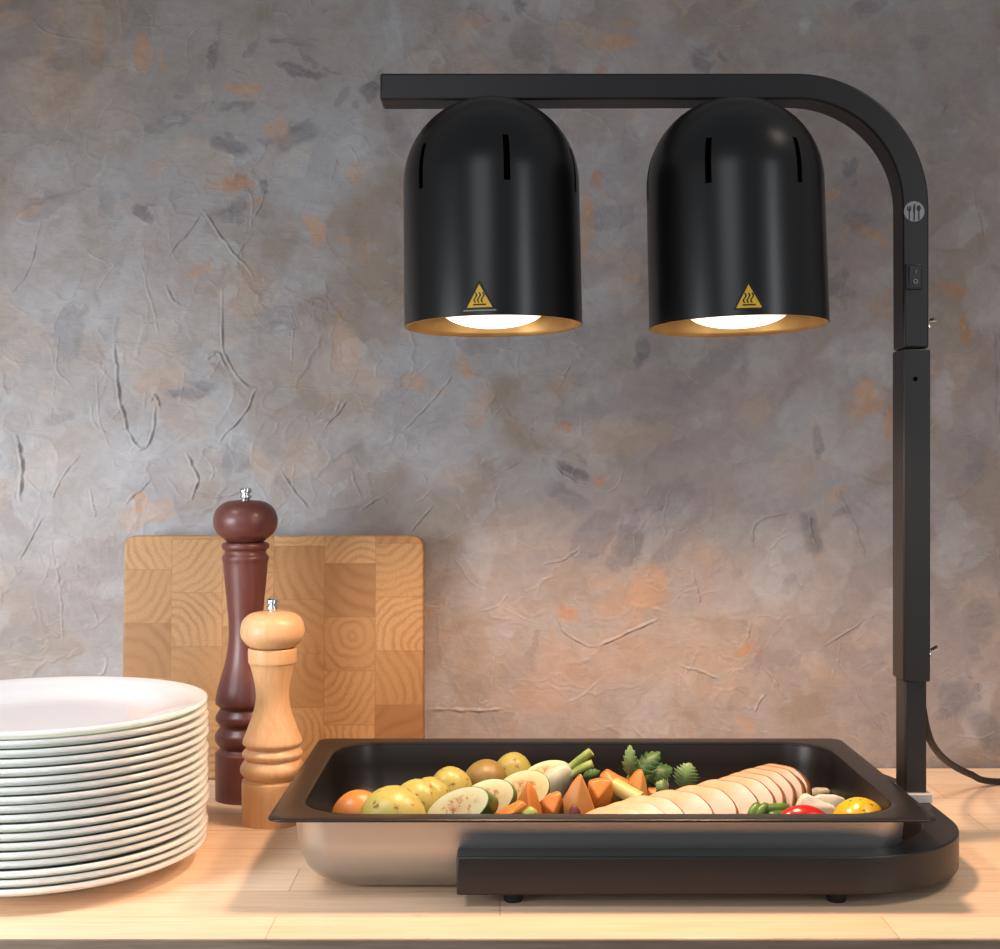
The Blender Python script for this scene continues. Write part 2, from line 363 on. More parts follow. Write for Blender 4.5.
def stroke(cx, cz, L, W, ang, c, alpha, hh=0.0, soft=0.35):
    r = max(L, W) * 0.75 + 0.03
    i0, i1 = np.searchsorted(gx, [cx - r, cx + r]); j0, j1 = np.searchsorted(gz, [cz - r, cz + r])
    if i1 - i0 < 2 or j1 - j0 < 2: return
    x = GX[j0:j1, i0:i1] - cx; z = GZ[j0:j1, i0:i1] - cz
    u = x * math.cos(ang) + z * math.sin(ang); q = -x * math.sin(ang) + z * math.cos(ang)
    e = np.sqrt((np.abs(u) / (L / 2)) ** 2.6 + (np.abs(q) / (W / 2)) ** 2.6 + 1e-9)
    m = 1 - sm(1 - soft, 1.05, e)
    ph = rng.random() * 50
    br = rng.random(40); qi = np.clip((q / W + 0.5) * 36 + 1.5 + 1.2 * np.sin(u / L * 4 + ph), 0, 38); q0 = qi.astype(int)
    bv = br[q0] * (1 - (qi - q0)) + br[q0 + 1] * (qi - q0); m = m * (0.62 + 0.38 * bv); m = m * sm(-0.15, 0.25, 1.0 - np.abs(u) / (L / 2) * (0.7 + 0.5 * bv))
    a = (m * alpha)[..., None]
    col[j0:j1, i0:i1] = col[j0:j1, i0:i1] * (1 - a) + c * a
    if hh:
        lip = np.exp(-((e - 0.95) / 0.07) ** 2) * sm(-0.2, 0.8, np.sin(np.arctan2(q, u) + ph))
        hgt[j0:j1, i0:i1] += lip * hh
names = ['taupe', 'grey', 'light', 'brown', 'mauve', 'slate', 'sand', 'orange', 'dark']
wts = np.array([.19, .21, .16, .15, .10, .07, .08, .03, .01]); wts /= wts.sum()
def field(px, py, L, W, a, cn, al):
    stroke((px - HX) * S, CH - (py - HY) * S, L * S, W * S, R(a), pal[cn], al, 0, 0.85)
for f_ in ((60, 60, 700, 330, 10, 'brown', .65), (330, 20, 700, 200, 0, 'brown', .35), (60, 400, 520, 330, 20, 'light', .55), (180, 520, 560, 260, 10, 'light', .5), (900, 100, 500, 500, 0, 'brown', .4), (900, 560, 300, 500, 0, 'mauve', .35), (600, 600, 600, 300, 0, 'sand', .35)): field(*f_)
for k in range(2600):
    nm = names[rng.choice(len(names), p=wts)]
    big = rng.random()
    L = 0.012 + 0.13 * big ** 2.6; W = L * (0.25 + 0.5 * rng.random())
    if nm in ('orange', 'dark', 'slate'): L *= 0.55; W *= 0.5
    stroke(X0 + rng.random() * (X1 - X0), Z0 + rng.random() * (Z1 - Z0), L, W, rng.normal(0.5, 0.9), pal[nm] * (0.92 + .16 * rng.random()), 0.14 + 0.30 * rng.random(), 0.0007 * rng.random(), 0.10 + 0.35 * rng.random())
def wp(px, py): return (px - HX) * S, CH - (py - HY) * S
# patches read off the photograph: px, py, length px, width px, angle deg, colour, alpha
for px, py, L, W, a, cn, al in [
    (140, 52, 52, 20, 80, 'orange', .6), (95, 40, 60, 14, 80, 'rust', .3), (215, 52, 12, 34, 0, 'dark', .5), (250, 50, 22, 10, 70, 'slate', .5), (300, 70, 58, 14, -6, 'dark', .6), (288, 44, 50, 8, -10, 'slate', .5),
    (372, 92, 26, 24, 40, 'dark', .6), (245, 88, 44, 14, -14, 'orange', .5), (240, 105, 40, 12, 10, 'slate', .5), (228, 148, 44, 22, -20, 'slate', .7), (298, 138, 52, 22, 25, 'slate', .65), (283, 132, 26, 26, 60, 'orange', .45),
    (237, 184, 42, 24, 10, 'rust', .7), (262, 190, 24, 10, 80, 'dark', .5), (143, 216, 26, 16, -40, 'dark', .6), (232, 214, 30, 18, 30, 'slate', .6), (108, 205, 20, 26, 0, 'slate', .4), (45, 205, 60, 26, 20, 'slate', .35),
    (292, 290, 70, 30, 20, 'light', .35), (350, 150, 44, 26, 10, 'light', .4), (45, 170, 80, 50, 0, 'light', .28), (318, 232, 46, 16, -60, 'orange', .6), (345, 350, 34, 60, 0, 'orange', .4), (200, 268, 26, 12, 20, 'orange', .45),
    (355, 178, 20, 30, 20, 'orange', .35), (190, 395, 50, 12, 12, 'slate', .65), (205, 385, 34, 10, -10, 'slate', .5), (120, 310, 60, 110, 0, 'light', .3), (230, 462, 40, 26, 0, 'slate', .3), (300, 465, 60, 30, 20, 'sand', .4), (140, 505, 16, 20, 0, 'orange', .5),
    (80, 520, 120, 60, 10, 'light', .3), (480, 405, 60, 24, 70, 'orange', .25), (468, 372, 26, 14, -50, 'orange', .55), (410, 380, 34, 20, 10, 'orange', .45), (440, 450, 70, 50, 20, 'light', .35), (455, 478, 50, 20, 0, 'sand', .4),
    (620, 42, 46, 22, 10, 'orange', .55), (600, 65, 20, 12, 0, 'rust', .4), (560, 70, 20, 14, 0, 'slate', .5), (590, 225, 16, 70, 0, 'orange', .55), (598, 180, 14, 30, 0, 'rust', .45), (700, 64, 26, 16, -20, 'dark', .6), (706, 50, 40, 10, 20, 'slate', .5),
    (520, 8, 14, 20, 40, 'dark', .6), (575, 470, 46, 12, -25, 'dark', .7), (568, 495, 60, 24, -30, 'slate', .5), (600, 460, 30, 26, 0, 'light', .3), (568, 430, 18, 14, 0, 'rust', .6), (602, 478, 12, 10, 0, 'rust', .6),
    (660, 402, 150, 46, 6, 'mauve', .45), (600, 410, 100, 26, 20, 'mauve', .4), (640, 352, 16, 40, 0, 'dark', .4), (705, 370, 110, 26, 40, 'slate', .4), (620, 440, 130, 40, 10, 'sand', .35), (712, 440, 160, 40, -10, 'mauve', .35),
    (625, 548, 56, 30, 70, 'dark', .5), (600, 530, 90, 30, 20, 'mauve', .4), (668, 520, 80, 36, 40, 'light', .45), (645, 590, 60, 46, 60, 'orange', .38), (560, 590, 90, 34, 25, 'brown', .4), (625, 600, 90, 30, 20, 'orange', .3), (568, 616, 24, 20, 0, 'rust', .5),
    (700, 560, 70, 40, 40, 'sand', .35), (590, 660, 160, 60, 4, 'orange', .18), (690, 650, 140, 70, 10, 'sand', .4), (770, 660, 70, 20, 5, 'mauve', .6), (545, 700, 120, 36, 0, 'orange', .15), (742, 648, 30, 10, 30, 'rust', .5), (470, 640, 60, 80, 0, 'sand', .3),
    (815, 535, 26, 50, 10, 'slate', .5), (818, 440, 12, 30, 10, 'slate', .5), (770, 592, 40, 60, 30, 'light', .3), (865, 400, 30, 46, 10, 'orange', .5), (885, 425, 14, 40, 0, 'rust', .5), (860, 350, 90, 40, 10, 'light', .5), (880, 370, 40, 30, 60, 'light', .4), (770, 350, 70, 40, 0, 'light', .3),
    (960, 330, 12, 44, 5, 'rust', .6), (955, 285, 36, 18, 0, 'rust', .35), (870, 235, 60, 14, -40, 'orange', .5), (835, 290, 50, 16, -20, 'slate', .4), (860, 220, 40, 20, 30, 'slate', .5), (848, 165, 22, 20, 40, 'dark', .5), (830, 195, 30, 12, 20, 'orange', .4),
    (980, 90, 26, 50, 20, 'mauve', .5), (955, 700, 46, 50, 30, 'slate', .6), (985, 735, 30, 60, 20, 'slate', .6), (980, 620, 40, 50, 0, 'slate', .5), (942, 620, 24, 60, 0, 'mauve', .4), (950, 520, 50, 60, 30, 'grey', .4), (940, 400, 30, 60, 0, 'light', .4), (975, 460, 30, 60, 0, 'slate', .4),
    (860, 690, 80, 40, 30, 'mauve', .4), (60, 610, 100, 50, 10, 'mauve', .3), (20, 640, 60, 40, 0, 'slate', .25), (370, 560, 60, 40, 20, 'light', .3), (340, 420, 120, 40, 20, 'taupe', .3), (600, 330, 60, 60, 10, 'mauve', .4), (400, 130, 30, 60, 30, 'slate', .35), (480, 20, 60, 20, 0, 'rust', .15)]:
    x, z = wp(px, py); stroke(x, z, L * S, W * S, R(a), pal[cn], min(1, al * 0.95), 0.0005, 0.55)
    for q_ in range(2): stroke(x + rng.normal(0, L * S * .35), z + rng.normal(0, W * S * .5), L * S * .4, W * S * .35, R(a) + rng.normal(0, .5), pal[cn], al * 0.6, 0.0005, 0.3)
def ridge(pts, w, h, dark=0.15):
    pts = [wp(*p) for p in pts]; pts = [tuple(v)[:2] for v in catmull([(p[0], p[1], 0) for p in pts], 5)] if len(pts) > 2 else pts
    a = np.array(pts); r = w * 4 + 0.004; tot = len(a) - 1
    i0, i1 = np.searchsorted(gx, [a[:, 0].min() - r, a[:, 0].max() + r]); j0, j1 = np.searchsorted(gz, [a[:, 1].min() - r, a[:, 1].max() + r])
    if i1 - i0 < 2 or j1 - j0 < 2: return
    x = gx[None, i0:i1] + wx[j0:j1, i0:i1] * 0.35; z = gz[j0:j1, None] + wz[j0:j1, i0:i1] * 0.35
    best = np.full(x.shape, 9.0); tt = np.zeros(x.shape)
    for k in range(tot):
        p, q = a[k], a[k + 1]; d = q - p; l2 = (d ** 2).sum() + 1e-12
        s = np.clip(((x - p[0]) * d[0] + (z - p[1]) * d[1]) / l2, 0, 1)
        dd = np.hypot(x - p[0] - s * d[0], z - p[1] - s * d[1]); m = dd < best
        best = np.where(m, dd, best); tt = np.where(m, (k + s) / tot, tt)
    taper = np.clip(np.minimum(tt, 1 - tt) * 5 + 0.25, 0, 1) * (0.75 + 0.25 * np.sin(tt * 23 + w * 9e3))
    bump = np.exp(-(best / (w * (0.4 + 0.6 * taper))) ** 2) * taper
    hgt[j0:j1, i0:i1] += bump * h - h * 0.12 * np.exp(-((best - w * 2.2) / (w * 1.0)) ** 2) * taper
    c = np.clip(bump * 0.35, 0, 1)[..., None]; col[j0:j1, i0:i1] = col[j0:j1, i0:i1] * (1 - c) + pal['light'] * 1.05 * c
for pts, w, h in [
    ([(166, 258), (185, 236), (203, 213)], 1.3, 2.2), ([(203, 211), (215, 228), (228, 246), (253, 279)], 1.5, 2.6), ([(221, 290), (222, 337), (228, 360), (243, 384), (256, 390)], 1.4, 2.6), ([(256, 390), (246, 410), (219, 441)], 1.6, 2.8),
    ([(115, 343), (118, 390), (123, 415), (127, 434)], 2.0, 3.6), ([(127, 434), (138, 451), (150, 440), (156, 405)], 1.8, 3.2), ([(16, 435), (20, 460), (21, 502)], 2.2, 4.0), ([(40, 222), (34, 255), (22, 280), (8, 296)], 1.1, 2.0),
    ([(185, 455), (196, 480), (190, 500)], 1.8, 3.0), ([(190, 492), (213, 497), (246, 490)], 1.2, 2.2), ([(337, 160), (331, 181)], 1.0, 1.8), ([(322, 432), (348, 400)], 1.2, 2.2), ([(268, 390), (364, 387)], 0.8, 1.6), ([(187, 112), (219, 100)], 1.3, 2.4),
    ([(280, 470), (292, 490), (311, 513)], 1.3, 2.6), ([(264, 190), (260, 205), (253, 220)], 1.0, 2.0), ([(95, 375), (98, 415), (110, 450)], 0.9, 1.6), ([(124, 505), (140, 492), (150, 482)], 1.3, 2.2), ([(408, 532), (418, 520), (432, 506)], 1.5, 2.6), ([(360, 512), (378, 498), (388, 504)], 1.3, 2.2),
    ([(405, 430), (430, 402), (455, 375)], 1.0, 2.2), ([(410, 428), (445, 418), (480, 415)], 1.1, 2.0), ([(557, 612), (565, 635), (595, 646)], 1.5, 2.8), ([(597, 646), (630, 632), (657, 620)], 1.6, 3.0), ([(680, 667), (700, 672), (720, 680)], 1.3, 2.4), ([(430, 710), (470, 711), (505, 707)], 2.0, 2.6),
    ([(495, 650), (494, 670), (490, 690)], 1.4, 2.2), ([(632, 525), (634, 570), (635, 620)], 0.7, 1.6), ([(753, 545), (752, 530), (762, 519), (800, 510)], 1.5, 2.6), ([(810, 515), (812, 535), (818, 550)], 1.6, 2.8), ([(835, 485), (850, 515), (865, 555)], 1.8, 3.0), ([(822, 645), (845, 632), (862, 622)], 1.1, 2.4),
    ([(835, 660), (860, 695), (885, 735)], 1.2, 2.4), ([(762, 667), (775, 682), (785, 697)], 1.4, 2.4), ([(755, 715), (758, 700), (765, 692)], 1.4, 2.4), ([(552, 465), (572, 480), (595, 487)], 1.5, 2.8), ([(560, 390), (572, 360)], 0.8, 1.8), ([(585, 380), (607, 377)], 1.0, 2.0), ([(500, 472), (522, 460)], 1.1, 2.0),
    ([(745, 640), (750, 622)], 1.2, 2.2), ([(693, 570), (697, 590), (700, 605)], 1.3, 2.4), ([(545, 565), (565, 560), (580, 548)], 1.3, 2.4), ([(995, 325), (998, 370), (998, 430)], 2.4, 4.0), ([(936, 322), (948, 306)], 0.8, 1.8), ([(962, 660), (985, 700)], 1.0, 2.0), ([(940, 120), (950, 100), (944, 80)], 1.2, 2.2),
    ([(975, 190), (985, 240)], 1.2, 2.0), ([(150, 402), (156, 398), (160, 410)], 2.0, 3.0), ([(60, 330), (55, 370), (50, 420)], 0.8, 1.4), ([(140, 260), (152, 300), (160, 340)], 0.9, 1.5), ([(290, 300), (292, 340), (288, 380)], 0.7, 1.3), ([(50, 540), (60, 590), (62, 640)], 0.9, 1.6), ([(20, 560), (30, 540), (44, 515)], 1.2, 2.2),
    ([(80, 455), (60, 480), (52, 500)], 1.0, 1.8), ([(205, 360), (218, 352), (226, 368)], 2.0, 2.6), ([(165, 285), (172, 300), (180, 304)], 1.4, 2.2), ([(30, 20), (50, 36), (82, 40)], 1.1, 2.0), ([(140, 26), (185, 27)], 1.0, 2.0), ([(560, 230), (565, 270), (570, 300)], 0.8, 1.6), ([(430, 20), (465, 10), (490, 22)], 1.0, 1.8), ([(350, 470), (362, 500)], 1.0, 1.8), ([(455, 560), (470, 580), (486, 590)], 1.0, 1.8), ([(90, 490), (96, 520)], 1.1, 2.0)]:
    ridge(pts, w * S * 0.60, h * 0.00125)
for k in range(420):
    px = rng.random() * 1250 - 130; py = rng.random() * 880 - 60; a = rng.random() * PI; L = 6 + 26 * rng.random() ** 2
    b = a + rng.normal(0, .6); m = (px + L * math.cos(a), py + L * math.sin(a))
    ridge([(px, py), m, (m[0] + L * .8 * math.cos(b), m[1] + L * .8 * math.sin(b))], (0.45 + 0.4 * rng.random()) * S, 0.0012)
# coarse rows and columns carry the wall on beyond the worked area
ex = np.concatenate([np.linspace(-1.9, X0 - 0.02, 12), gx, np.linspace(X1 + 0.02, 1.9, 12)])
ez = np.concatenate([np.linspace(-0.90, Z0 - 0.02, 8), gz, np.linspace(Z1 + 0.02, 1.6, 8)])
ix = np.clip(np.arange(len(ex)) - 12, 0, nx - 1); iz = np.clip(np.arange(len(ez)) - 8, 0, nz - 1)
hh = hgt[iz][:, ix]; cc = col[iz][:, ix]
XX, ZZ = np.meshgrid(ex, ez); V = np.stack([XX, WY - hh, ZZ + H0], -1).reshape(-1, 3)
A = np.arange(len(V)).reshape(len(ez), len(ex))
FQ = np.stack([A[:-1, :-1], A[:-1, 1:], A[1:, 1:], A[1:, :-1]], -1).reshape(-1, 4)
me = bpy.data.meshes.new('wall_back'); me.vertices.add(len(V)); me.vertices.foreach_set('co', V.astype(np.float32).ravel())
me.loops.add(FQ.size); me.loops.foreach_set('vertex_index', FQ.astype(np.int32).ravel())
me.polygons.add(len(FQ)); me.polygons.foreach_set('loop_start', np.arange(0, FQ.size, 4, dtype=np.int32)); me.polygons.foreach_set('loop_total', np.full(len(FQ), 4, dtype=np.int32))
me.update(calc_edges=True); me.polygons.foreach_set('use_smooth', np.ones(len(FQ), dtype=bool))
ca = me.attributes.new('plaster', 'FLOAT_COLOR', 'POINT')
ca.data.foreach_set('color', np.concatenate([np.clip(cc, 0, 1), np.ones((*cc.shape[:2], 1))], -1).astype(np.float32).ravel())
o = link('wall_back', me, M['plaster'], smooth=False); o['kind'] = 'structure'
o = obj('floor', box(-1.9, 1.9, -2.0, WY, -0.02, 0.0), plain('floor_tile', (96, 90, 84), 0.5, var=0.1, vs=6)); o['kind'] = 'structure'

# ------------------------------------------------------------------ worktop and cabinet below it
o = obj('worktop', box(-1.6, 1.6, 1.0055, WY - 0.006, H0 - 0.040, H0), M['worktop'], smooth=False); bev(o, 0.0012)
o.data.transform(Matrix.Translation((0, 0, 0))); wt = o; tag(o, 'pale beech stave worktop carrying the lamp, plates and chopping board', 'worktop')
o = obj('front_edge_shade', box(-1.6, 1.6, 1.0030, 1.0056, H0 - 0.040, H0 - 0.0008), M['cabinet'], wt, False); o['label'] = 'worktop front edge with its shade put into a grey-brown colour'  # added dark strip: shade of the beech front face put into its colour
cab = thing('base_cabinet', 'wooden base cabinet that carries the beech worktop', 'cabinet', (0, 1.04, 0))
o = obj('front_panel', box(-1.6, 1.6, -0.004, 0.016, 0.0, H0 - 0.0405), M['cabinet'], cab, False)
o = obj('carcass', box(-1.6, 1.6, 0.017, WY - 1.04 - 0.01, 0.0, H0 - 0.0405), M['cabinet'], cab, False)

# ------------------------------------------------------------------ chopping board leaning on the wall
bw, bh, bt = 0.3362, 0.2712, 0.038
def rrect(w_, h_, r, n=8):
    pts = []
    for cx, cz, a0 in ((w_ - r, r, -90), (w_ - r, h_ - r, 0), (r, h_ - r, 90), (r, r, 180)):
        for i in range(n + 1):
            a = R(a0 + 90 * i / n); pts.append((cx + r * math.cos(a), cz + r * math.sin(a)))
    return pts
bm = prism(rrect(bw, bh, 0.013), 0, bt)
o = obj('chopping_board', bm, [M['board'], M['board_edge']], smooth=True, sharp=30); bev(o, 0.002, 3)
o.location = (-0.4222, 1.511, H0 + 0.001); o.rotation_euler = (-math.atan2(0.013, bh), 0, 0)
tag(o, 'large end-grain wooden chopping board leaning against the plaster wall', 'chopping board')

# ------------------------------------------------------------------ pepper mills
def mill(name, label, x, y, s, base, prof, knob, mat):
    t_ = thing(name, label, 'pepper mill', (x, y, H0))
    def cv(pr): return [(hw * s, (base - zy) * s) for zy, hw in pr]
    def smooth_prof(pr):
        q = catmull([(r_, z_, 0) for r_, z_ in pr], 5); return [(max(v.x, 0), v.y) for v in q]
    head, body = prof
    h = smooth_prof([(0.0005, (base - head[0][0] + 1) * s)] + cv(head)); h[0] = (0, h[0][1])
    obj('head', lathe(h + [(0, h[-1][1])]), mat, t_, sharp=60)
    b = cv(body); b = [(r_, z_) for r_, z_ in b]
    q = smooth_prof(b); q[-1] = (q[-1][0], 0.0)
    obj('body', lathe([(0, q[0][1])] + q + [(0, 0)]), mat, t_, sharp=60)
    kz = (base - knob) * s; k_ = s / 0.0004
    kp = [(0, 14.0), (2.5, 14.0), (4.6, 13.2), (5.0, 11.2), (5.0, 9.6), (4.2, 8.8), (3.2, 8.0), (3.2, 6.6), (4.6, 5.8), (4.8, 3.8), (3.6, 3.0), (3.4, 1.2), (5.4, 0.6), (5.6, -2)]
    bm = lathe([(r_ * 0.00135 * k_, kz + z_ * 0.001 * k_) for r_, z_ in kp], 24)
    obj('top_nut', bm, M['chrome'], t_)
    return t_
mill('pepper_mill', 'tall dark mahogany-red pepper mill behind the shorter pale one', (245.5 - HX) / F * 1.43, 1.43, 0.0004, 839,
     ([(54, 22), (57, 46), (66, 64), (82, 78), (103, 84), (125, 82), (143, 72), (156, 56), (164, 46), (166, 30)],
      [(165, 48), (166, 58), (172, 62), (180, 61), (186, 55), (194, 55), (203, 61), (210, 61), (222, 58), (260, 55), (320, 49), (380, 44), (430, 45), (480, 53), (530, 67), (560, 75), (577, 78), (588, 77), (595, 70), (601, 66), (609, 70), (620, 77), (632, 77), (641, 70), (649, 67), (658, 72), (670, 79), (684, 79), (696, 72), (704, 66), (710, 70), (716, 77), (724, 79), (780, 79), (838, 78), (839, 78)]), 56, M['dark_wood'])
mill('pepper_mill', 'short pale beech pepper mill standing in front of the dark one', (272.5 - HX) / F * 1.335, 1.335, 0.000373, 901,
     ([(346, 22), (349, 48), (357, 66), (372, 79), (394, 84), (412, 82), (428, 72), (438, 60), (443, 46)],
      [(442, 52), (443, 62), (452, 64), (478, 63), (484, 60), (500, 55), (540, 46), (575, 44), (610, 50), (650, 64), (680, 76), (692, 78), (698, 72), (703, 68), (709, 73), (718, 79), (727, 77), (734, 71), (742, 77), (755, 84), (768, 83), (778, 76), (783, 71), (788, 76), (796, 80), (850, 80), (900, 80), (901, 80)]), 348, M['pale_wood'])

# ------------------------------------------------------------------ stack of eighteen plates
pp = [(0, 2.2), (70, 2.2), (84, 2.0), (86, 0.0), (90, 0.0), (93, 2.4), (104, 6.5), (118, 11.0), (132, 13.4), (134.6, 14.0), (136.4, 15.4), (138.0, 16.7), (141.4, 17.5), (142.2, 18.8), (142.0, 20.0), (141.0, 21.0), (139.0, 21.0), (130, 18.2), (117, 15.0), (108, 12.4), (100, 9.4), (92, 7.4), (84, 6.6), (60, 6.4), (0, 6.4)]
bm = lathe([(a / 1000, b / 1000) for a, b in pp], 160)
pl = obj('dinner_plate', bm, M['plate'], sharp=0)
pr = random.Random(3); pz = H0
ords = ['bottom', 'second', 'third', 'fourth', 'fifth', 'sixth', 'seventh', 'eighth', 'ninth']
for i in range(18):
    o = pl if i == 0 else pl.copy()
    if i: C.objects.link(o)
    o.location = (-0.4015 + pr.uniform(-.0016, .0016), 1.190 + pr.uniform(-.001, .001), pz + 0.0003); pz += 0.0072
    if i == 17: lb = 'topmost white dinner plate, its whole well showing, on the tall stack'
    elif i == 0: lb = 'lowest white dinner plate, resting on the worktop under the stack'
    elif i < 9: lb = 'white dinner plate, %s from the bottom of the stack' % ords[i]
    else: lb = 'white dinner plate, %s from the top of the stack' % ords[17 - i]
    tag(o, lb, 'plate', 'white dinner plates in the stack')

# ------------------------------------------------------------------ heat lamp
HL = thing('heat_lamp', 'black double-shade food warming lamp on a curved post and base', 'heat lamp', (0.39, 1.28, H0))
def hpart(name, bm, mat, parent=HL, smooth=True, sharp=30):
    if parent is HL: shift(bm, -Vector((0.39, 1.28, H0)))
    return obj(name, bm, mat, parent, smooth, sharp=sharp)
def arc(cx, cz, r, a0, a1, n=28): return [(cx + r * math.cos(R(a0 + (a1 - a0) * i / n)), cz + r * math.sin(R(a0 + (a1 - a0) * i / n))) for i in range(n + 1)]
YF, YB = 1.250, 1.284
zt, zb = H0 + 0.7123, H0 + 0.6874; xo, xi = 0.3956, 0.3720; ro = 0.1226
ri = ro - 0.0240; cx, cz = xo - ro, zt - ro
outline = [(-0.1106, zb), (-0.1106, zt)] + arc(cx, cz, ro, 90, 0) + [(xo, H0 + 0.4588)] + [(xi, H0 + 0.4588)] + arc(cx, cz, ri, 0, 90)
bev(hpart('arm', prism(outline, YF, YB), M['black']), 0.0022, 3)
bev(hpart('sleeve', box(xi - 0.0004, xo + 0.0012, YF - 0.0006, YB + 0.0006, H0 + 0.151, H0 + 0.4581), M['black'], smooth=True), 0.0018, 3)
bev(hpart('post', box(xi + 0.002, xo - 0.0015, YF + 0.002, YB - 0.002, H0 + 0.0478, H0 + 0.165), M['black']), 0.0018, 3)
# flat U-shaped base lying round the pan
def u_outline(x_end, xr, y0, y1, r):
    return [(x_end, y0)] + arc(xr - r, y0 + r, r, -90, 0, 24) + arc(xr - r, y1 - r, r, 0, 90, 24) + [(x_end, y1)]
wbar = 0.0305
outer = u_outline(-0.0345, 0.3965, 1.075, 1.436, 0.115); inner = u_outline(-0.0345, 0.3965 - wbar, 1.075 + wbar, 1.436 - wbar, 0.115 - wbar)
bev(hpart('base', plan(outer + inner[::-1], H0 + 0.0095, H0 + 0.040), M['black']), 0.0015, 2)
for fx_, fy_ in ((0.0105, 1.092), (0.271, 1.092), (0.0105, 1.42), (0.271, 1.42)):
    bm = lathe([(0, 0), (0.0068, 0), (0.0075, 0.001), (0.0088, 0.0098), (0, 0.0098)], 24); shift(bm, Vector((fx_, fy_, H0))); hpart('foot', bm, M['rubber'])
bev(hpart('mounting_plate', box(0.3715, 0.3975, 1.246, 1.292, H0 + 0.040, H0 + 0.0482), M['steelplate']), 0.0006)
# logo disc with cut-out cutlery
lz = H0 + CH + (HY - 211.5) * YF / F; lx = 0.3818; lr = 0.0094
lg = hpart('logo', prism([(lx + lr * math.cos(2 * PI * i / 40), lz + lr * math.sin(2 * PI * i / 40)) for i in range(40)], YF - 0.0003, YF + 0.0002), M['print_grey'])
def ell(cx_, cz_, a, b, n=16): return [(cx_ + a * math.cos(2 * PI * i / n), cz_ + b * math.sin(2 * PI * i / n)) for i in range(n)]
bm = bmesh.new(); y0_, y1_ = YF - 0.0006, YF - 0.0002; ox, oz = lx, lz
for pts in ([(ox - .0051, oz - .0074), (ox - .0041, oz - .0080), (ox - .0041, oz), (ox - .0029, oz + .0012), (ox - .0027, oz + .0050), (ox - .0034, oz + .0050), (ox - .0036, oz + .0022), (ox - .0041, oz + .0022), (ox - .0043, oz + .0052), (ox - .0049, oz + .0052), (ox - .0051, oz + .0022), (ox - .0056, oz + .0022), (ox - .0058, oz + .0050), (ox - .0065, oz + .0050), (ox - .0063, oz + .0012), (ox - .0051, oz)],
            [(ox - .0006, oz - .0090), (ox + .0004, oz - .0091), (ox + .0006, oz + .0002), (ox + .0010, oz + .0045), (ox + .0006, oz + .0072), (ox - .0006, oz + .0060), (ox - .0012, oz + .0002), (ox - .0006, oz - .0006)],
            [(ox + .0036, oz - .0082), (ox + .0047, oz - .0076), (ox + .0047, oz + .0010), (ox + .0036, oz + .0010)],
            ell(ox + .0041, oz + .0030, .0019, .0027)):
    prism(pts, y0_, y1_, bm)
shift(bm, -Vector((0.39, 1.28, H0))); obj('cutlery_symbol', bm, M['black'], lg, False)
# rocker switch
sz_ = H0 + CH + (HY - 277) * YF / F; sx = 0.3817
sw = bev(hpart('switch', box(sx - .0082, sx + .0070, YF - .0018, YF + .001, sz_ - .0118, sz_ + .0118), M['black_plastic']), 0.0008)
bm = box(sx - .0048, sx + .0050, -0.0, 0.0, 0, 0); bm.free()
bm = bmesh.new()
pts = [(YF - .0035, sz_ + .0092), (YF - .0012, sz_ + .0092), (YF - .0012, sz_ - .0092), (YF - .0022, sz_ - .0092), (YF - .0030, sz_ - .0002)]
a = [bm.verts.new((sx - .0050, p[0], p[1])) for p in pts]; b = [bm.verts.new((sx + .0052, p[0], p[1])) for p in pts]
bm.faces.new(a); bm.faces.new(b[::-1])
for i in range(5): bm.faces.new((a[i], b[i], b[(i + 1) % 5], a[(i + 1) % 5]))
shift(bm, -Vector((0.39, 1.28, H0))); rk = obj('rocker', bm, plain('rocker_black', (44, 44, 48), 0.4), sw, False)
bm = bmesh.new()
def ring2d(bm, cx_, cz_, ro_, ri_, y, n=24):
    o1 = [bm.verts.new((cx_ + ro_ * math.cos(2 * PI * i / n), y, cz_ + ro_ * math.sin(2 * PI * i / n))) for i in range(n)]
    i1 = [bm.verts.new((cx_ + ri_ * math.cos(2 * PI * i / n), y, cz_ + ri_ * math.sin(2 * PI * i / n))) for i in range(n)]
    for i in range(n): bm.faces.new((o1[i], o1[(i + 1) % n], i1[(i + 1) % n], i1[i]))
ring2d(bm, sx + .0002, sz_ - .0044, .0021, .0014, YF - .0042)
prism([(sx - .0002, sz_ + .0026), (sx + .0004, sz_ + .0026), (sx + .0011, sz_ + .0062), (sx + .0005, sz_ + .0062)], YF - .0045, YF - .0041, bm)
shift(bm, -Vector((0.39, 1.28, H0))); o = obj('switch_marks', bm, M['print_grey'], sw, False); o['label'] = 'grey line and circle marks on the rocker'
# screw hole, wing screws
zz = H0 + CH + (HY - 379) * YF / F; bm = bmesh.new(); bmesh.ops.create_cone(bm, cap_ends=True, segments=20, radius1=.0022, radius2=.0018, depth=.0008, matrix=Matrix.Translation((0.3828, YF - .0009, zz)) @ Matrix.Rotation(R(90), 4, 'X'))
hpart('grub_screw', bm, M['slit'])
for py in (321, 650):
    z_ = H0 + CH + (HY - py) * 1.266 / F; bm = bmesh.new(); x_ = xo + (0.0012 if py > 340 else 0)
    bmesh.ops.create_cone(bm, cap_ends=True, segments=20, radius1=.0032, radius2=.0032, depth=.004, matrix=Matrix.Translation((x_ + .002, 1.266, z_)) @ Matrix.Rotation(R(90), 4, 'Y'))
    tube(catmull([(x_ + .003, 1.266, z_), (x_ + .006, 1.264, z_ + .0008), (x_ + .0105, 1.262, z_ + (.0012 if py < 340 else .0035))], 4), lambda u: .0013 + .0008 * u, 10, bm)
    tube(catmull([(x_ + .003, 1.266, z_), (x_ + .004, 1.265, z_ - .004), (x_ + .0045, 1.264, z_ - .0065)], 4), lambda u: .0012, 10, bm)
    hpart('wing_screw', bm, M['chrome'])

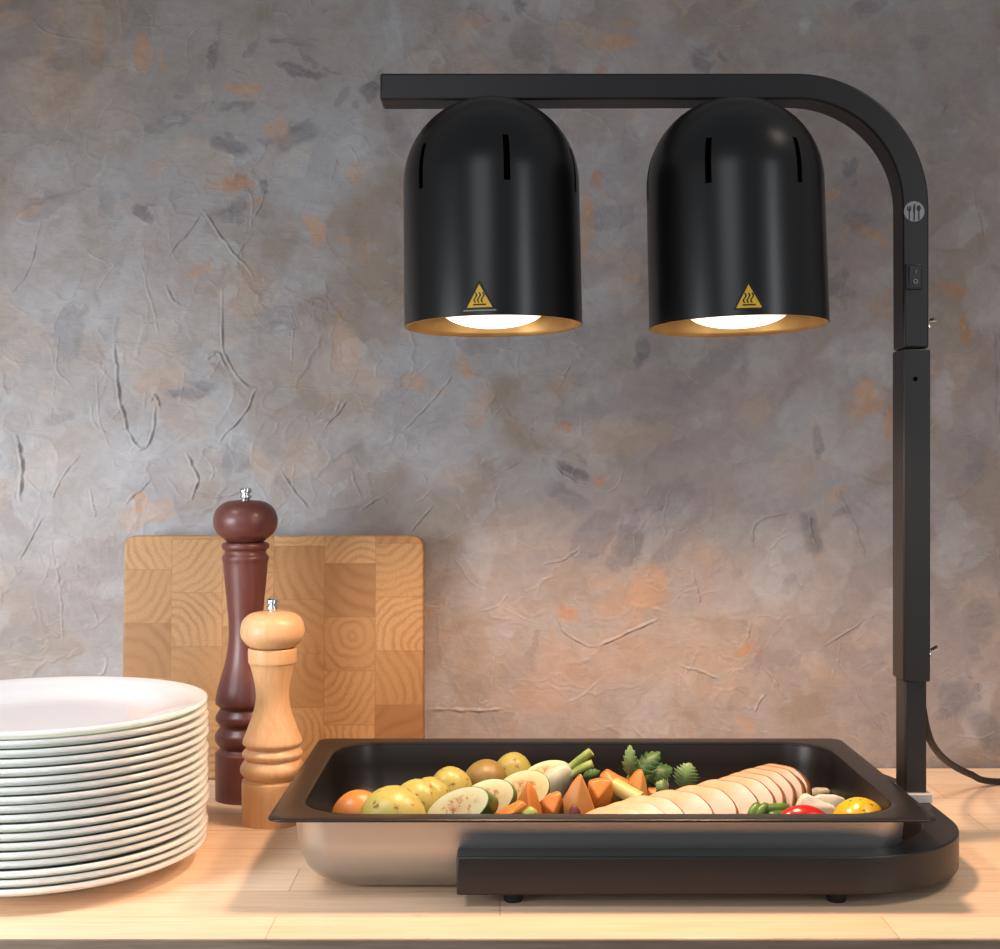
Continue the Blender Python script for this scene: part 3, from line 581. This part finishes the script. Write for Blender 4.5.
# the two domed shades
LR = 0.0801; LY = 1.235
zrim = H0 + CH + (HY - 326.5) * LY / F
def make_shade(pxc, rot, sticker, idx):
    X = (pxc - HX) / F * LY; Hc = 0.1284                 # cylinder height, then a slightly tall dome
    DR = 0.0793
    n = 180
    prof = [(LR + 0.0008 * (1 - i / 10), Hc * i / 10) for i in range(10)]
    m = 40
    for i in range(m + 1):
        a = R(90 * i / m); prof.append((LR * math.cos(a) ** 0.96 if i < m else 0, Hc + DR * math.sin(a)))
    bm = bmesh.new(); rings = []
    for r_, z_ in prof:
        if r_ < 1e-5: rings.append([bm.verts.new((0, 0, z_))]); continue
        rings.append([bm.verts.new((r_ * math.sin(2 * PI * i / n), -r_ * math.cos(2 * PI * i / n), z_)) for i in range(n)])
    slots = [int(round(((rot + 60 * k) % 360) / 2)) for k in range(6)]
    for k, (a, b) in enumerate(zip(rings, rings[1:])):
        zc = (prof[k][1] + prof[k + 1][1]) / 2
        for i in range(n):
            j = (i + 1) % n
            cut = Hc - 0.009 < zc < Hc + 0.026 and any(((i - s) % n) in (0, 1) for s in slots)
            if cut: continue
            if len(b) == 1: bm.faces.new((a[i], a[j], b[0]))
            else: bm.faces.new((a[i], a[j], b[j], b[i]))
    base = Vector((X, LY, zrim))
    bmesh.ops.recalc_face_normals(bm, faces=bm.faces); bmesh.ops.solidify(bm, geom=bm.faces[:], thickness=0.0012)
    sh = obj('shade', bm, M['black_dome'], HL, True, loc=base - Vector((0.39, 1.28, H0)), sharp=50)
    sh.rotation_euler = (R(-1.3), R((-0.9, -1.4)[idx]), 0)
    # every shell here is thin and closed: outer coat thickens inward
    lp = [(LR + 0.0006, 0.0002), (LR - 0.0016, 0.0002), (LR - 0.0022, 0.004)] + [(LR - 0.0022, Hc * i / 6) for i in range(1, 6)] + [((LR - 0.0022) * math.cos(R(90 * i / 20)), Hc + (DR - 0.0025) * math.sin(R(90 * i / 20))) for i in range(20)] + [(0, Hc + DR - 0.0025)]
    hs = obj('inner_shell', lathe([(r_ + 0.0009 - (0.0006 if k < 1 else 0), z_ + 0.0002) for k, (r_, z_) in enumerate(lp[2:])], 120), M['slit'], sh, True, sharp=0)
    li = obj('lining', lathe(lp, 120), M['gold'], sh, True, sharp=0); li['label'] = 'gold inner lining'
    sol(li, 0.0006, 0)
    # reflector bulb with a domed face
    bp = [(0, -0.0012)] + [(0.0465 * math.sin(R(90 * i / 16)) , -0.0012 + 0.016 * (1 - math.cos(R(90 * i / 16)))) for i in range(1, 17)] + [(0.047, 0.030), (0.042, 0.052), (0.030, 0.080), (0.016, 0.100), (0.0135, 0.13), (0, 0.13)]
    obj('bulb', lathe(bp[:17], 96), M['bulb'], sh, True, sharp=0)['label'] = 'glowing white bulb face'
    obj('bulb_reflector', lathe(bp[16:], 96), M['chrome'], sh, True, sharp=0)
    # warning triangle bent to the shade
    def bend(u, v, d=0.0): # u sideways, v up, metres
        a = R(sticker) + u / LR; r_ = LR + 0.0010 + d
        return (r_ * math.sin(a), -r_ * math.cos(a), v)
    def poly(bm, pts, d, ns=10):                         # convex outline, cut in vertical strips so that it bends
        us = sorted(set([p[0] for p in pts] + list(np.linspace(min(p[0] for p in pts), max(p[0] for p in pts), ns))))
        def span(u):
            hits = []
            for (x1, y1), (x2, y2) in zip(pts, pts[1:] + pts[:1]):
                if abs(x2 - x1) < 1e-9:
                    if abs(u - x1) < 1e-7: hits += [y1, y2]
                elif min(x1, x2) - 1e-9 <= u <= max(x1, x2) + 1e-9: hits.append(y1 + (y2 - y1) * (u - x1) / (x2 - x1))
            return min(hits), max(hits)
        prev = None
        for u in us:
            lo, hi = span(u); cur = (bm.verts.new(bend(u, lo, d)), bm.verts.new(bend(u, hi, d)))
            if prev: bm.faces.new((prev[0], cur[0], cur[1], prev[1]))
            prev = cur
    v0 = 0.0064 if idx == 0 else 0.0060
    bm = bmesh.new(); poly(bm, [(-.0134, v0 - .0012), (.0134, v0 - .0012), (.0010, v0 + .0228), (-.0010, v0 + .0228)], 0.0); so = obj('warning_sticker', bm, M['sticker_black'], sh, False); so['label'] = 'yellow hot-surface warning triangle with black border'
    bm = bmesh.new(); poly(bm, [(-.0108, v0), (.0108, v0), (0, v0 + .0198)], 0.0003); obj('yellow_field', bm, M['sticker_yellow'], sh, False)
    bm = bmesh.new(); poly(bm, [(-.0055, v0 + .0018), (.0055, v0 + .0018), (.0055, v0 + .0031), (-.0055, v0 + .0031)], 0.0005)
    for k in (-1, 0, 1):
        prev = None
        for i in range(15):
            f_ = i / 14; u = k * .0031 - .0004 - .0011 * math.sin(f_ * 2 * PI); v = v0 + .0040 + f_ * .0088; w_ = .00062
            cur = (bm.verts.new(bend(u - w_, v, .0005)), bm.verts.new(bend(u + w_, v, .0005)))
            if prev: bm.faces.new((prev[0], prev[1], cur[1], cur[0]))
            prev = cur
    obj('heat_symbol', bm, M['sticker_black'], sh, False)
    if idx == 0:
        bm = bmesh.new(); poly(bm, [(-.0140, v0 - .0030), (.0140, v0 - .0030), (.0140, v0 - .0018), (-.0140, v0 - .0018)], 0.0); obj('sticker_edge', bm, M['print_grey'], sh, False)
    # the bulb's own light
    l = bpy.data.lights.new('bulb_beam', 'SPOT'); l.energy = BULB_SPOT; l.color = WARM; l.spot_size = R(138); l.spot_blend = 0.55; l.shadow_soft_size = 0.035
    lo = bpy.data.objects.new('bulb_beam', l); C.objects.link(lo); lo.location = base + Vector((0, -0.028, -0.004)); 
    # short neck that fixes the shade to the arm
    bm = lathe([(0, 0), (0.012, 0), (0.012, 0.01), (0, 0.01)], 24); shift(bm, base + Vector((0, 0.02, Hc + DR - 0.006))); hpart('shade_fixing', bm, M['black'])
make_shade(493.5, 9, -8, 0)
make_shade(738.5, -29, -3.5, 1)
# power cable
cb_ = [P(922, 705, 1.292), P(927, 730, 1.305), P(934, 747, 1.335), P(948, 762, 1.39), P(970, 774, 1.445), (0.545, 1.486, H0 + 0.0042), (0.66, 1.505, H0 + 0.0042), (0.90, 1.51, H0 + 0.0042)]
bm = tube(catmull(cb_, 10), 0.0036, 12)
hpart('power_cable', bm, M['rubber'], sharp=60)

# ------------------------------------------------------------------ gastronorm pan
PX0, PX1, PY0, PY1 = -0.1868, 0.3520, 1.080, 1.405
def rr(inset, r, z, n=10):
    x0, x1, y0, y1 = PX0 + inset, PX1 - inset, PY0 + inset, PY1 - inset; pts = []
    for cx_, cy_, a0 in ((x1 - r, y0 + r, -90), (x1 - r, y1 - r, 0), (x0 + r, y1 - r, 90), (x0 + r, y0 + r, 180)):
        for i in range(n + 1):
            a = R(a0 + 90 * i / n); pts.append((cx_ + r * math.cos(a), cy_ + r * math.sin(a), z))
    return pts
def skin(loops, close=True):
    bm = bmesh.new(); rs = [[bm.verts.new(p) for p in L] for L in loops]
    for a, b in zip(rs, rs[1:]):
        for i in range(len(a)): bm.faces.new((a[i], a[(i + 1) % len(a)], b[(i + 1) % len(a)], b[i]))
    if close: bm.faces.new(rs[-1])
    return bm
pan = thing('food_pan', 'long stainless food pan with dark coated inside and rim, under the lamps', 'food pan', (0, 0, H0))
ext = [(0.016, .030, .0655), (.017, .030, .062), (.0185, .030, .045), (.021, .031, .030), (.025, .032, .019), (.031, .033, .0105), (.040, .034, .004), (.050, .034, .0010), (.062, .030, 0.0004)]
obj('body', skin([rr(*e) for e in ext]), M['steel'], pan, sharp=0)
inn = [(.0225, .0475, .0672), (.0235, .0470, .0640), (.0245, .046, .046), (.0265, .045, .032), (.030, .043, .021), (.036, .041, .0125), (.045, .037, .006), (.055, .033, .0030), (.064, .030, .0024)]
o = obj('lining', skin([rr(*e) for e in inn]), M['coating'], pan, sharp=0); o['label'] = 'dark coated inside'
o = obj('rim', skin([rr(.0012, .011, .0658), rr(.0, .012, .0662), rr(0, .012, .0672), rr(.0010, .0115, .0680), rr(.0060, .016, .0682), rr(.0185, .0445, .0680), rr(.0215, .0480, .0674), rr(.0232, .0470, .0660), rr(.0150, .034, .0660), rr(.0012, .011, .0658)], False), M['coating'], pan, sharp=0); o['label'] = 'dark brown-black flat rim'

# ------------------------------------------------------------------ food
FZ = H0 + 0.0028
fr = random.Random(11)
def lumpy(bm, amp, freq, seed):
    for v in bm.verts:
        n_ = mnoise.noise(v.co * freq + Vector((seed, seed * 2.1, seed * .7))); v.co += v.co.normalized() * amp * n_
    return bm
def ball(rx, ry, rz, seed=0, amp=.0016, freq=45, seg=32):
    bm = bmesh.new(); bmesh.ops.create_uvsphere(bm, u_segments=seg, v_segments=seg // 2, radius=1)
    for v in bm.verts: v.co = Vector((v.co.x * rx, v.co.y * ry, v.co.z * rz))
    return lumpy(bm, amp, freq, seed)
def lens(px, py_top, Z, zlow=None):
    return P(px, py_top, Z)
def potato(px, pt, Z, rx, rz, label, mat='potato', tilt=0, seed=1, ry=None, name='boiled_potato'):
    p = P(px, pt, Z); c = Vector((p.x, Z, p.z - rz))
    o = obj(name, ball(rx, ry or rx * .9, rz, seed), M[mat], sharp=0, loc=c); o.rotation_euler = (0, R(tilt), seed)
    o.rotation_euler = (0, R(tilt), 0)
    tag(o, label, 'potato', 'boiled potatoes in the pan'); return o
potato(393.5, 786.5, 1.160, .0285, .026, 'smooth yellow potato nearest the front-left, largest of the potatoes', seed=1, tilt=5)
potato(419, 778.5, 1.206, .0225, .0260, 'speckled yellow potato just behind the largest front-left potato', seed=2, tilt=-15)
potato(428, 777.5, 1.245, .0215, .0250, 'half-hidden yellow potato between the speckled one and the round one', seed=3, tilt=10)
potato(451, 765.5, 1.275, .0215, .0285, 'round pale yellow potato in the middle of the potato row', seed=4)
potato(485.5, 759.5, 1.320, .0215, .0225, 'browned greenish potato right of the round pale one', 'potato_brown', seed=5)
potato(512, 752.5, 1.355, .0200, .0230, 'rearmost yellow potato with a dark scar, near the back wall', seed=6, tilt=15)

def wedge(px, py, Z, L, Wd, Ht, label, rot, mat='carrot', seed=1, ang=75, name='carrot_wedge', cat='carrot', group='carrot wedges in the pan', skinmat='carrot_skin'):
    # a segment cut lengthwise from a tapered root: curved back, two flat faces meeting in an edge
    bm = bmesh.new(); n, m = 16, 8; rows = []
    for i in range(n + 1):
        u = i / n; s = (math.sin(PI * min(1, u * .97 + .03)) ** 0.55) * (1 - .35 * u); z_ = (u - .5) * L; row = [bm.verts.new((0, 0.0, z_))]
        for j in range(m + 1):
            a = R(-ang / 2 + ang * j / m); row.append(bm.verts.new((Wd * s * math.sin(a) , Ht * s * math.cos(a), z_)))
        rows.append(row)
    for a, b in zip(rows, rows[1:]):
        k = len(a)
        for j in range(k):
            f = bm.faces.new((a[j], a[(j + 1) % k], b[(j + 1) % k], b[j])); f.material_index = 1 if 0 < j < k - 1 else 0
    for r_ in (rows[0][::-1], rows[-1]): bm.faces.new(r_)
    o = obj(name, bm, [M[mat], M[skinmat]], sharp=35, loc=P(px, py, Z)); bev(o, .0008)
    o.rotation_euler = tuple(R(a) for a in rot); tag(o, label, cat, group); return o

# orange pepper at far left
p = P(357, 792, 1.19); o = obj('orange_pepper_piece', ball(.0235, .018, .021, 9, .0015, 40), M['carrot'], sharp=0, loc=(p.x, 1.195, p.z - .021)); tag(o, 'smooth orange vegetable piece at the far left of the pan', 'vegetable'); o.rotation_euler = (0, R(-25), 0)
# courgette slices
def courgette(px, py, Z, a, b, th, rot, label):
    e = thing('courgette_slice', label, 'courgette', P(px, py, Z), tuple(R(v) for v in rot), 'courgette slices in the pan')
    n = 48; bm = bmesh.new()
    prof = [(0, th / 2 + .0008), (.5, th / 2 + .0007), (.86, th / 2 + .0002), (.955, th / 2), (.955, -th / 2), (.5, -th / 2), (0, -th / 2)]
    rings = []
    for r_, z_ in prof:
        rings.append([bm.verts.new((0, 0, z_))] if r_ == 0 else [bm.verts.new((a * r_ * math.cos(2 * PI * i / n), b * r_ * math.sin(2 * PI * i / n), z_)) for i in range(n)])
    bs = [(0.95, th / 2 - .0002), (.985, th / 2 - .0006), (1.0, th / 2 - .002), (1.0, -th / 2 + .001), (.97, -th / 2), (.95, -th / 2)]
    def mk(rings_):
        for p_, q_ in zip(rings_, rings_[1:]):
            for i in range(n):
                j = (i + 1) % n
                if len(p_) == 1: bm.faces.new((p_[0], q_[i], q_[j]))
                elif len(q_) == 1: bm.faces.new((p_[i], p_[j], q_[0]))
                else: bm.faces.new((p_[i], p_[j], q_[j], q_[i]))
    mk(rings); obj('flesh', bm, M['courgette'], e, sharp=50)
    bm = bmesh.new(); rings = [[bm.verts.new((a * r_ * math.cos(2 * PI * i / n), b * r_ * math.sin(2 * PI * i / n), z_)) for i in range(n)] for r_, z_ in bs + bs[:1]]
    mk(rings); obj('peel', bm, M['peel'], e, sharp=50); return e
courgette(462, 811, 1.160, .031, .0165, .020, (60, -24, -14), 'front courgette slice with browned seeds, beside the largest potato')
courgette(487, 801, 1.195, .0275, .0175, .010, (60, -22, -8), 'second courgette slice, behind the front browned one')
courgette(522, 792, 1.245, .027, .0185, .009, (60, -20, 8), 'third courgette slice, partly hidden behind a carrot wedge')
courgette(546, 777, 1.310, .0265, .0145, .009, (56, -16, 6), 'rearmost courgette slice, left of the white fennel')
# fennel with stalks
fn = thing('fennel_piece', 'white fennel wedge with two green stalks pointing up right', 'fennel', P(555, 787, 1.262))
bm = bmesh.new()
tube(catmull([(-.012, 0, -.020), (-.008, 0, -.008), (.000, 0, .004), (.0075, 0, .0115), (.014, 0, .019)], 6), lambda u: .0155 * (1 - u) ** .5 * .9 + .0062, 20, bm, sy=.7)
obj('bulb', bm, M['fennel'], fn, sharp=50)
for q in (([(.009, 0, .012), (.017, -.001, .020), (.026, -.002, .0275), (.0335, -.003, .0335)], .0048), ([(.012, -.002, .010), (.019, -.004, .0155), (.027, -.006, .0205), (.0345, -.007, .0235)], .0040)):
    bm = tube(catmull(q[0], 6), q[1], 14, sy=.8); obj('stalk', bm, M['stalk'], fn, sharp=50)
# carrot and squash wedges
wedge(524, 803, 1.185, .052, .019, .020, (8, 12, 150), 'tall orange carrot wedge in front of the white fennel', (-6, 8, 175), 'carrot', 1, 95) if False else None
def pyramid(px_list, Z, depth, label, mat='carrot', skinmat='carrot_skin', round_=.0016, name='carrot_wedge', cat='carrot', group='carrot wedges in the pan', ridge_at=None):
    # outline seen from the front (photo pixels at distance Z), thick piece with a proud ridge running down it
    pts = [P(px, py, Z) for px, py in px_list]; c = sum(pts, Vector()) / len(pts)
    bm = bmesh.new(); fr_ = [bm.verts.new(p - c + Vector((0, 0, 0))) for p in pts]; bk_ = [bm.verts.new((p - c) * .82 + Vector((0, depth, 0))) for p in pts]
    rd = P(*ridge_at, Z) - c + Vector((0, -depth * .55, 0)) if ridge_at else Vector((0, -depth * .35, 0)); apex = bm.verts.new(rd)
    n = len(pts)
    for i in range(n):
        f = bm.faces.new((fr_[i], fr_[(i + 1) % n], apex)); f.material_index = 0
        f = bm.faces.new((fr_[i], bk_[i], bk_[(i + 1) % n], fr_[(i + 1) % n])); f.material_index = 1
    bm.faces.new(bk_)
    o = obj(name, bm, [M[mat], M[skinmat]], loc=c, sharp=25); bev(o, round_, 3); tag(o, label, cat, group); return o
pyramid([(506, 824), (516, 804), (528, 780), (536, 790), (541, 806), (545, 826), (526, 836)], 1.185, .020, 'tall pointed orange carrot wedge in front of the white fennel', ridge_at=(529, 806))
pyramid([(492, 822), (494, 815), (508, 808), (522, 801), (527, 804), (527, 812), (514, 821), (500, 830)], 1.158, .014, 'small flat carrot piece lying beside the front courgette slice', ridge_at=(512, 811))
pyramid([(541, 802), (549, 796), (561, 792), (563, 804), (560, 828), (544, 834)], 1.190, .018, 'square-topped carrot chunk between two pointed wedges', ridge_at=(553, 811))
pyramid([(563, 800), (572, 784), (581, 773), (588, 789), (596, 812), (597, 832), (572, 836), (564, 816)], 1.182, .020, 'pointed pale orange wedge right of the carrot chunk', 'carrot_pale', ridge_at=(575, 806))
pyramid([(588, 782), (600, 779), (612, 780), (614, 792), (610, 806), (602, 818), (592, 830), (588, 806)], 1.215, .020, 'rounded orange carrot half with a pale top edge', 'carrot', ridge_at=(597, 795))
pyramid([(599, 776), (607, 770), (621, 778), (634, 784), (632, 806), (606, 806)], 1.262, .020, 'flat-topped orange piece behind the rounded carrot half', 'carrot_pale', ridge_at=(611, 779))
pyramid([(628, 783), (636, 773), (642, 769), (646, 780), (649, 798), (640, 812), (629, 806)], 1.248, .018, 'pale orange triangular piece in front of the celery leaves', 'carrot_pale', ridge_at=(640, 788))
pyramid([(648, 789), (660, 790), (668, 796), (660, 810), (648, 810)], 1.275, .016, 'small orange bit tucked under the pale leaf', 'carrot_pale', ridge_at=(657, 797))
pyramid([(518, 826), (522, 812), (531, 806), (538, 811), (541, 826), (530, 832)], 1.152, .010, 'small pale green chunk in front of the tall carrot wedge', 'stalk', 'stalk', .002, 'green_chunk', 'vegetable', None, (530, 814))
pyramid([(568, 826), (569, 810), (574, 803), (581, 811), (583, 826), (576, 832)], 1.158, .008, 'dark red beetroot bit at the foot of a pale orange wedge', 'beet', 'beet', .002, 'beetroot_piece', 'beetroot', None, (575, 812))
# celery stick
bm = bmesh.new(); rows = []
for i in range(9):
    u = i / 8; row = []
    for rad_, rng_ in ((.0085, range(13)), (.0052, range(12, -1, -1))):
        for j in rng_:
            a = R(-20 + 220 * j / 12); row.append(bm.verts.new(((u - .5) * .030, rad_ * math.cos(a) * .95, rad_ * math.sin(a))))
    rows.append(row)
for a, b in zip(rows, rows[1:]):
    for j in range(26): bm.faces.new((a[j], a[(j + 1) % 26], b[(j + 1) % 26], b[j]))
bm.faces.new(rows[0][::-1]); bm.faces.new(rows[-1])
o = obj('celery_piece', bm, M['celery'], sharp=40, loc=P(627, 794, 1.222)); o.rotation_euler = (0, R(18), R(-38)); tag(o, 'short pale celery stick lying among the orange wedges', 'celery')
# leaves
def leaf(name, base, tip, width, lobes, label, mat, stem=None, bend_=.004, cat='herb leaf', face=(0, -1, .35), group=None):
    base = Vector(base); tip = Vector(tip); ax = tip - base; L = ax.length; ax.normalize(); nrm = Vector(face).normalized(); sd = ax.cross(nrm).normalized(); nrm = sd.cross(ax)
    bm = bmesh.new(); n = 64; cen = []; lf = []; rt = []
    for i in range(n + 1):
        u = i / n; env = math.sin(PI * min(1, u ** .75)) ** .8
        saw = 1 + .42 * (((u * lobes) % 1) - .5); lobe = .72 + .28 * abs(math.sin(u * PI * lobes / 2.6))
        w_ = width * env * saw * (.55 + .45 * lobe) + .0002; c_ = ax * L * u + nrm * bend_ * math.sin(u * PI)
        cen.append(bm.verts.new(c_)); lf.append(bm.verts.new(c_ - sd * w_ + ax * w_ * .35 - nrm * w_ * .1)); rt.append(bm.verts.new(c_ + sd * w_ + ax * w_ * .35 - nrm * w_ * .1))
    for i in range(n):
        bm.faces.new((cen[i], cen[i + 1], lf[i + 1], lf[i])); bm.faces.new((cen[i], rt[i], rt[i + 1], cen[i + 1]))
    e = thing(name, label, cat, base, group=group)
    o = obj('blade', bm, M[mat], e, sharp=0); sol(o, .0006, 0)
    if stem: obj('stem', tube(catmull([Vector(s_) - base for s_ in stem], 5), .0012, 8), M['stalk'], e)
    return e
LZ = 1.285
leaf('celery_leaf', P(629, 776, LZ), P(630, 745, LZ), .0065, 5, 'narrow upright celery leaf, the tallest in the pan', 'leaf_pale', [P(626, 800, LZ), P(625, 785, LZ), P(629, 775, LZ)])
leaf('celery_leaf', P(634, 778, LZ), P(660, 752, LZ + .01), .0095, 6, 'dark celery leaf leaning right of the tall narrow one', 'leaf', [P(627, 800, LZ), P(626, 786, LZ), P(634, 777, LZ)], face=(-.3, -1, .5))
leaf('celery_leaf', P(644, 781, LZ + .012), P(672, 768, LZ + .02), .0105, 7, 'broad dark green leaf behind the pale orange triangle', 'leaf', [P(634, 800, LZ + .01), P(644, 780, LZ + .012)], face=(0, -1, .9))
leaf('celery_leaf', P(642, 774, LZ + .018), P(668, 779, LZ + .022), .0095, 6, 'shadowed green leaf under the broad dark one', 'leaf', None, face=(0, -1, .3))
leaf('parsley_leaf', P(681, 789, 1.27), P(690, 763, 1.27), .0115, 8, 'broad serrated green leaf standing behind the sliced meat', 'leaf_pale', [P(682, 800, 1.27), P(681, 788, 1.27)])
leaf('parsley_leaf', P(668, 792, 1.242), P(656, 783, 1.24), .0072, 6, 'small pale green leaf at the start of the sliced meat', 'leaf_pale', None)
leaf('herb_sprig', P(583, 777, 1.30), P(600, 771, 1.30), .0045, 9, 'thin green herb tip beyond the fennel stalks', 'leaf', None)
leaf('herb_sprig', P(358, 817, 1.148), P(349, 822, 1.148), .002, 5, 'tiny green herb shred on the orange piece', 'leaf', None, bend_=0)

# sliced roast meat, leaning like fallen dominoes
def slice_mesh():
    bm = bmesh.new(); n = 44; out = []
    for i in range(n):
        a = 2 * PI * i / n; x = math.cos(a); z = math.sin(a)
        rx = .036; rz = .029 if z > 0 else .022
        out.append((rx * (abs(x) ** .9) * (1 if x > 0 else -1), rz * (abs(z) ** .85) * (1 if z > 0 else -1)))
    def ring(s, y): return [bm.verts.new((x * s, y, z * s)) for x, z in out]
    th = .0125
    c0 = bm.verts.new((0, -.0004, 0)); R1 = ring(.5, -.0002); R2 = ring(.92, 0); R3 = ring(.965, .0004); R4 = ring(1.0, .002); R5 = ring(1.0, th - .002); R6 = ring(.96, th); c1 = bm.verts.new((0, th, 0))
    for i in range(n):
        j = (i + 1) % n; bm.faces.new((c0, R1[i], R1[j])); bm.faces.new((R6[i], c1, R6[j]))
    for a, b, mi in ((R1, R2, 0), (R2, R3, 0), (R3, R4, 1), (R4, R5, 1), (R5, R6, 1)):
        for i in range(n):
            j = (i + 1) % n; f = bm.faces.new((a[i], b[i], b[j], a[j])); f.material_index = mi
    for v in bm.verts:
        n_ = mnoise.noise(v.co * 60 + Vector((5, 1, 2))); v.co += Vector((v.co.x, 0, v.co.z)).normalized() * .0012 * n_ if (v.co.x or v.co.z) else Vector()
    return bm
sm_ = obj('meat_slice', slice_mesh(), [M['meat'], M['meat_skin']], sharp=0)
#        right edge px, top px, Z, scale, yaw, lean
SL = [(650, 812, 1.150, .90, -14, 58), (668, 806, 1.165, .95, -16, 52), (684, 800, 1.182, 1.0, -20, 44), (711, 794, 1.200, 1.02, -22, 40), (734, 789, 1.217, 1.02, -24, 37), (755, 783, 1.234, 1.02, -26, 35), (770, 779, 1.249, 1.0, -28, 33), (779, 775, 1.263, 1.0, -30, 31), (789, 771, 1.278, 1.0, -32, 29), (798, 768, 1.294, .98, -34, 27), (803, 766, 1.309, .96, -36, 25)]
wh = ['nearest the front-left end, lying almost flat', 'second from the front-left end', 'third from the front-left end', 'fourth from the front-left end', 'fifth from the front-left end', 'at the middle of the row', 'fifth from the back-right end', 'fourth from the back-right end', 'third from the back-right end', 'second from the back-right end', 'last at the back-right end']
for i, (re, tp, Z, s_, yaw, lean) in enumerate(SL):
    o = sm_ if i == 0 else sm_.copy()
    if i: C.objects.link(o)
    rot = Euler((R(-lean), 0, R(yaw)), 'XYZ').to_matrix()
    o.rotation_euler = rot.to_euler(); o.scale = (s_,) * 3
    pe = P(re, tp, Z); topz = pe.z; cx_ = pe.x - .036 * s_ * math.cos(R(yaw))
    o.location = (cx_, Z, topz - .029 * s_ * math.cos(R(lean)))
    tag(o, 'slice of roast white meat, ' + wh[i], 'meat slice', 'sliced roast meat in the pan')

# right end of the pan
def bean(pts, r, label):
    o = obj('green_bean', tube(catmull(pts, 6), lambda u: r * (1 - (2 * u - 1) ** 6 * .6), 14), M['bean'], sharp=60); tag(o, label, 'green bean', 'green beans in the pan')
bean([P(751, 822, 1.150), P(753, 812, 1.152), P(759, 804, 1.158)], .0042, 'green bean standing leftmost against the meat slices')
bean([P(758, 822, 1.148), P(761, 811, 1.150), P(768, 805, 1.156)], .0042, 'green bean next to the leftmost one')
bean([P(762, 810, 1.152), P(775, 809, 1.156), P(790, 808, 1.165)], .0048, 'green bean lying sideways toward the red pepper')
bean([P(768, 817, 1.146), P(778, 816, 1.150), P(788, 816, 1.156)], .0048, 'lowest green bean, just left of the red pepper')
def dome_piece(name, px, pt, Z, rx, ry, rz, mat, label, cat, seed, rot=(0, 0, 0)):
    bm = bmesh.new(); bmesh.ops.create_uvsphere(bm, u_segments=40, v_segments=20, radius=1)
    for v in bm.verts:
        a = math.atan2(v.co.y, v.co.x); k = 1 + .05 * math.cos(3 * a + seed)
        zc = v.co.z if v.co.z > -.25 else -.25 + (v.co.z + .25) * .12
        v.co = Vector((v.co.x * rx * k, v.co.y * ry * k, zc * rz))
    lumpy(bm, .0012, 40, seed); p = P(px, pt, Z)
    o = obj(name, bm, M[mat], sharp=50, loc=(p.x, Z, p.z - rz)); o.rotation_euler = tuple(R(v) for v in rot); tag(o, label, cat); return o
dome_piece('red_pepper_piece', 804, 804.5, 1.135, .0255, .018, .024, 'red', 'glossy red pepper piece near the front rim of the pan', 'pepper', 2, (0, 4, 0))
dome_piece('yellow_pepper_piece', 858, 797.5, 1.165, .0250, .022, .029, 'yellow', 'peppered yellow pepper piece at the right end of the pan', 'pepper', 5, (0, 8, 0))
def petal(px, pt, Z, rx, ry, rz, rot, label, mat='onion'):
    bm = bmesh.new(); n, m = 20, 14; rows = []
    for i in range(n + 1):
        th_ = R(-68 + 136 * i / n); row = []
        for j in range(m + 1):
            ph_ = R(8 + 100 * j / m); row.append(bm.verts.new((rx * math.sin(th_), -ry * math.cos(th_) * math.cos(ph_ - .6), rz * math.cos(th_) * math.sin(ph_))))
        rows.append(row)
    for a, b in zip(rows, rows[1:]):
        for j in range(m): bm.faces.new((a[j], a[j + 1], b[j + 1], b[j]))
    p = P(px, pt, Z); o = obj('onion_petal', bm, M[mat], sharp=0, loc=(p.x, Z, p.z - rz)); sol(o, .0032, 0); o.rotation_euler = tuple(R(v) for v in rot); tag(o, label, 'onion', 'onion petals in the pan')
def onion(pts, Z, depth, ra, label):
    pyramid(pts, Z, depth, label, 'onion', 'onion', .0022, 'onion_petal', 'onion', 'onion petals in the pan', ra)
onion([(792, 824), (796, 806), (802, 796), (807, 793.5), (814, 797), (824, 802), (836, 806), (838, 824)], 1.170, .012, (809, 806), 'curved white onion petal behind the red pepper piece')
onion([(808, 818), (812, 798), (819, 794.5), (836, 795), (846, 798.5), (850, 812), (846, 822)], 1.235, .010, (828, 803), 'flat pale onion petal left of the yellow pepper')
onion([(809, 798), (811, 791), (815, 788), (828, 788.5), (832, 791), (828, 800)], 1.335, .008, (820, 791), 'small onion sliver at the back by the last meat slice')
petal(317, 811, 1.135, .0080, .008, .012, (0, 14, 0), 'small white onion sliver alone in the left corner of the pan')
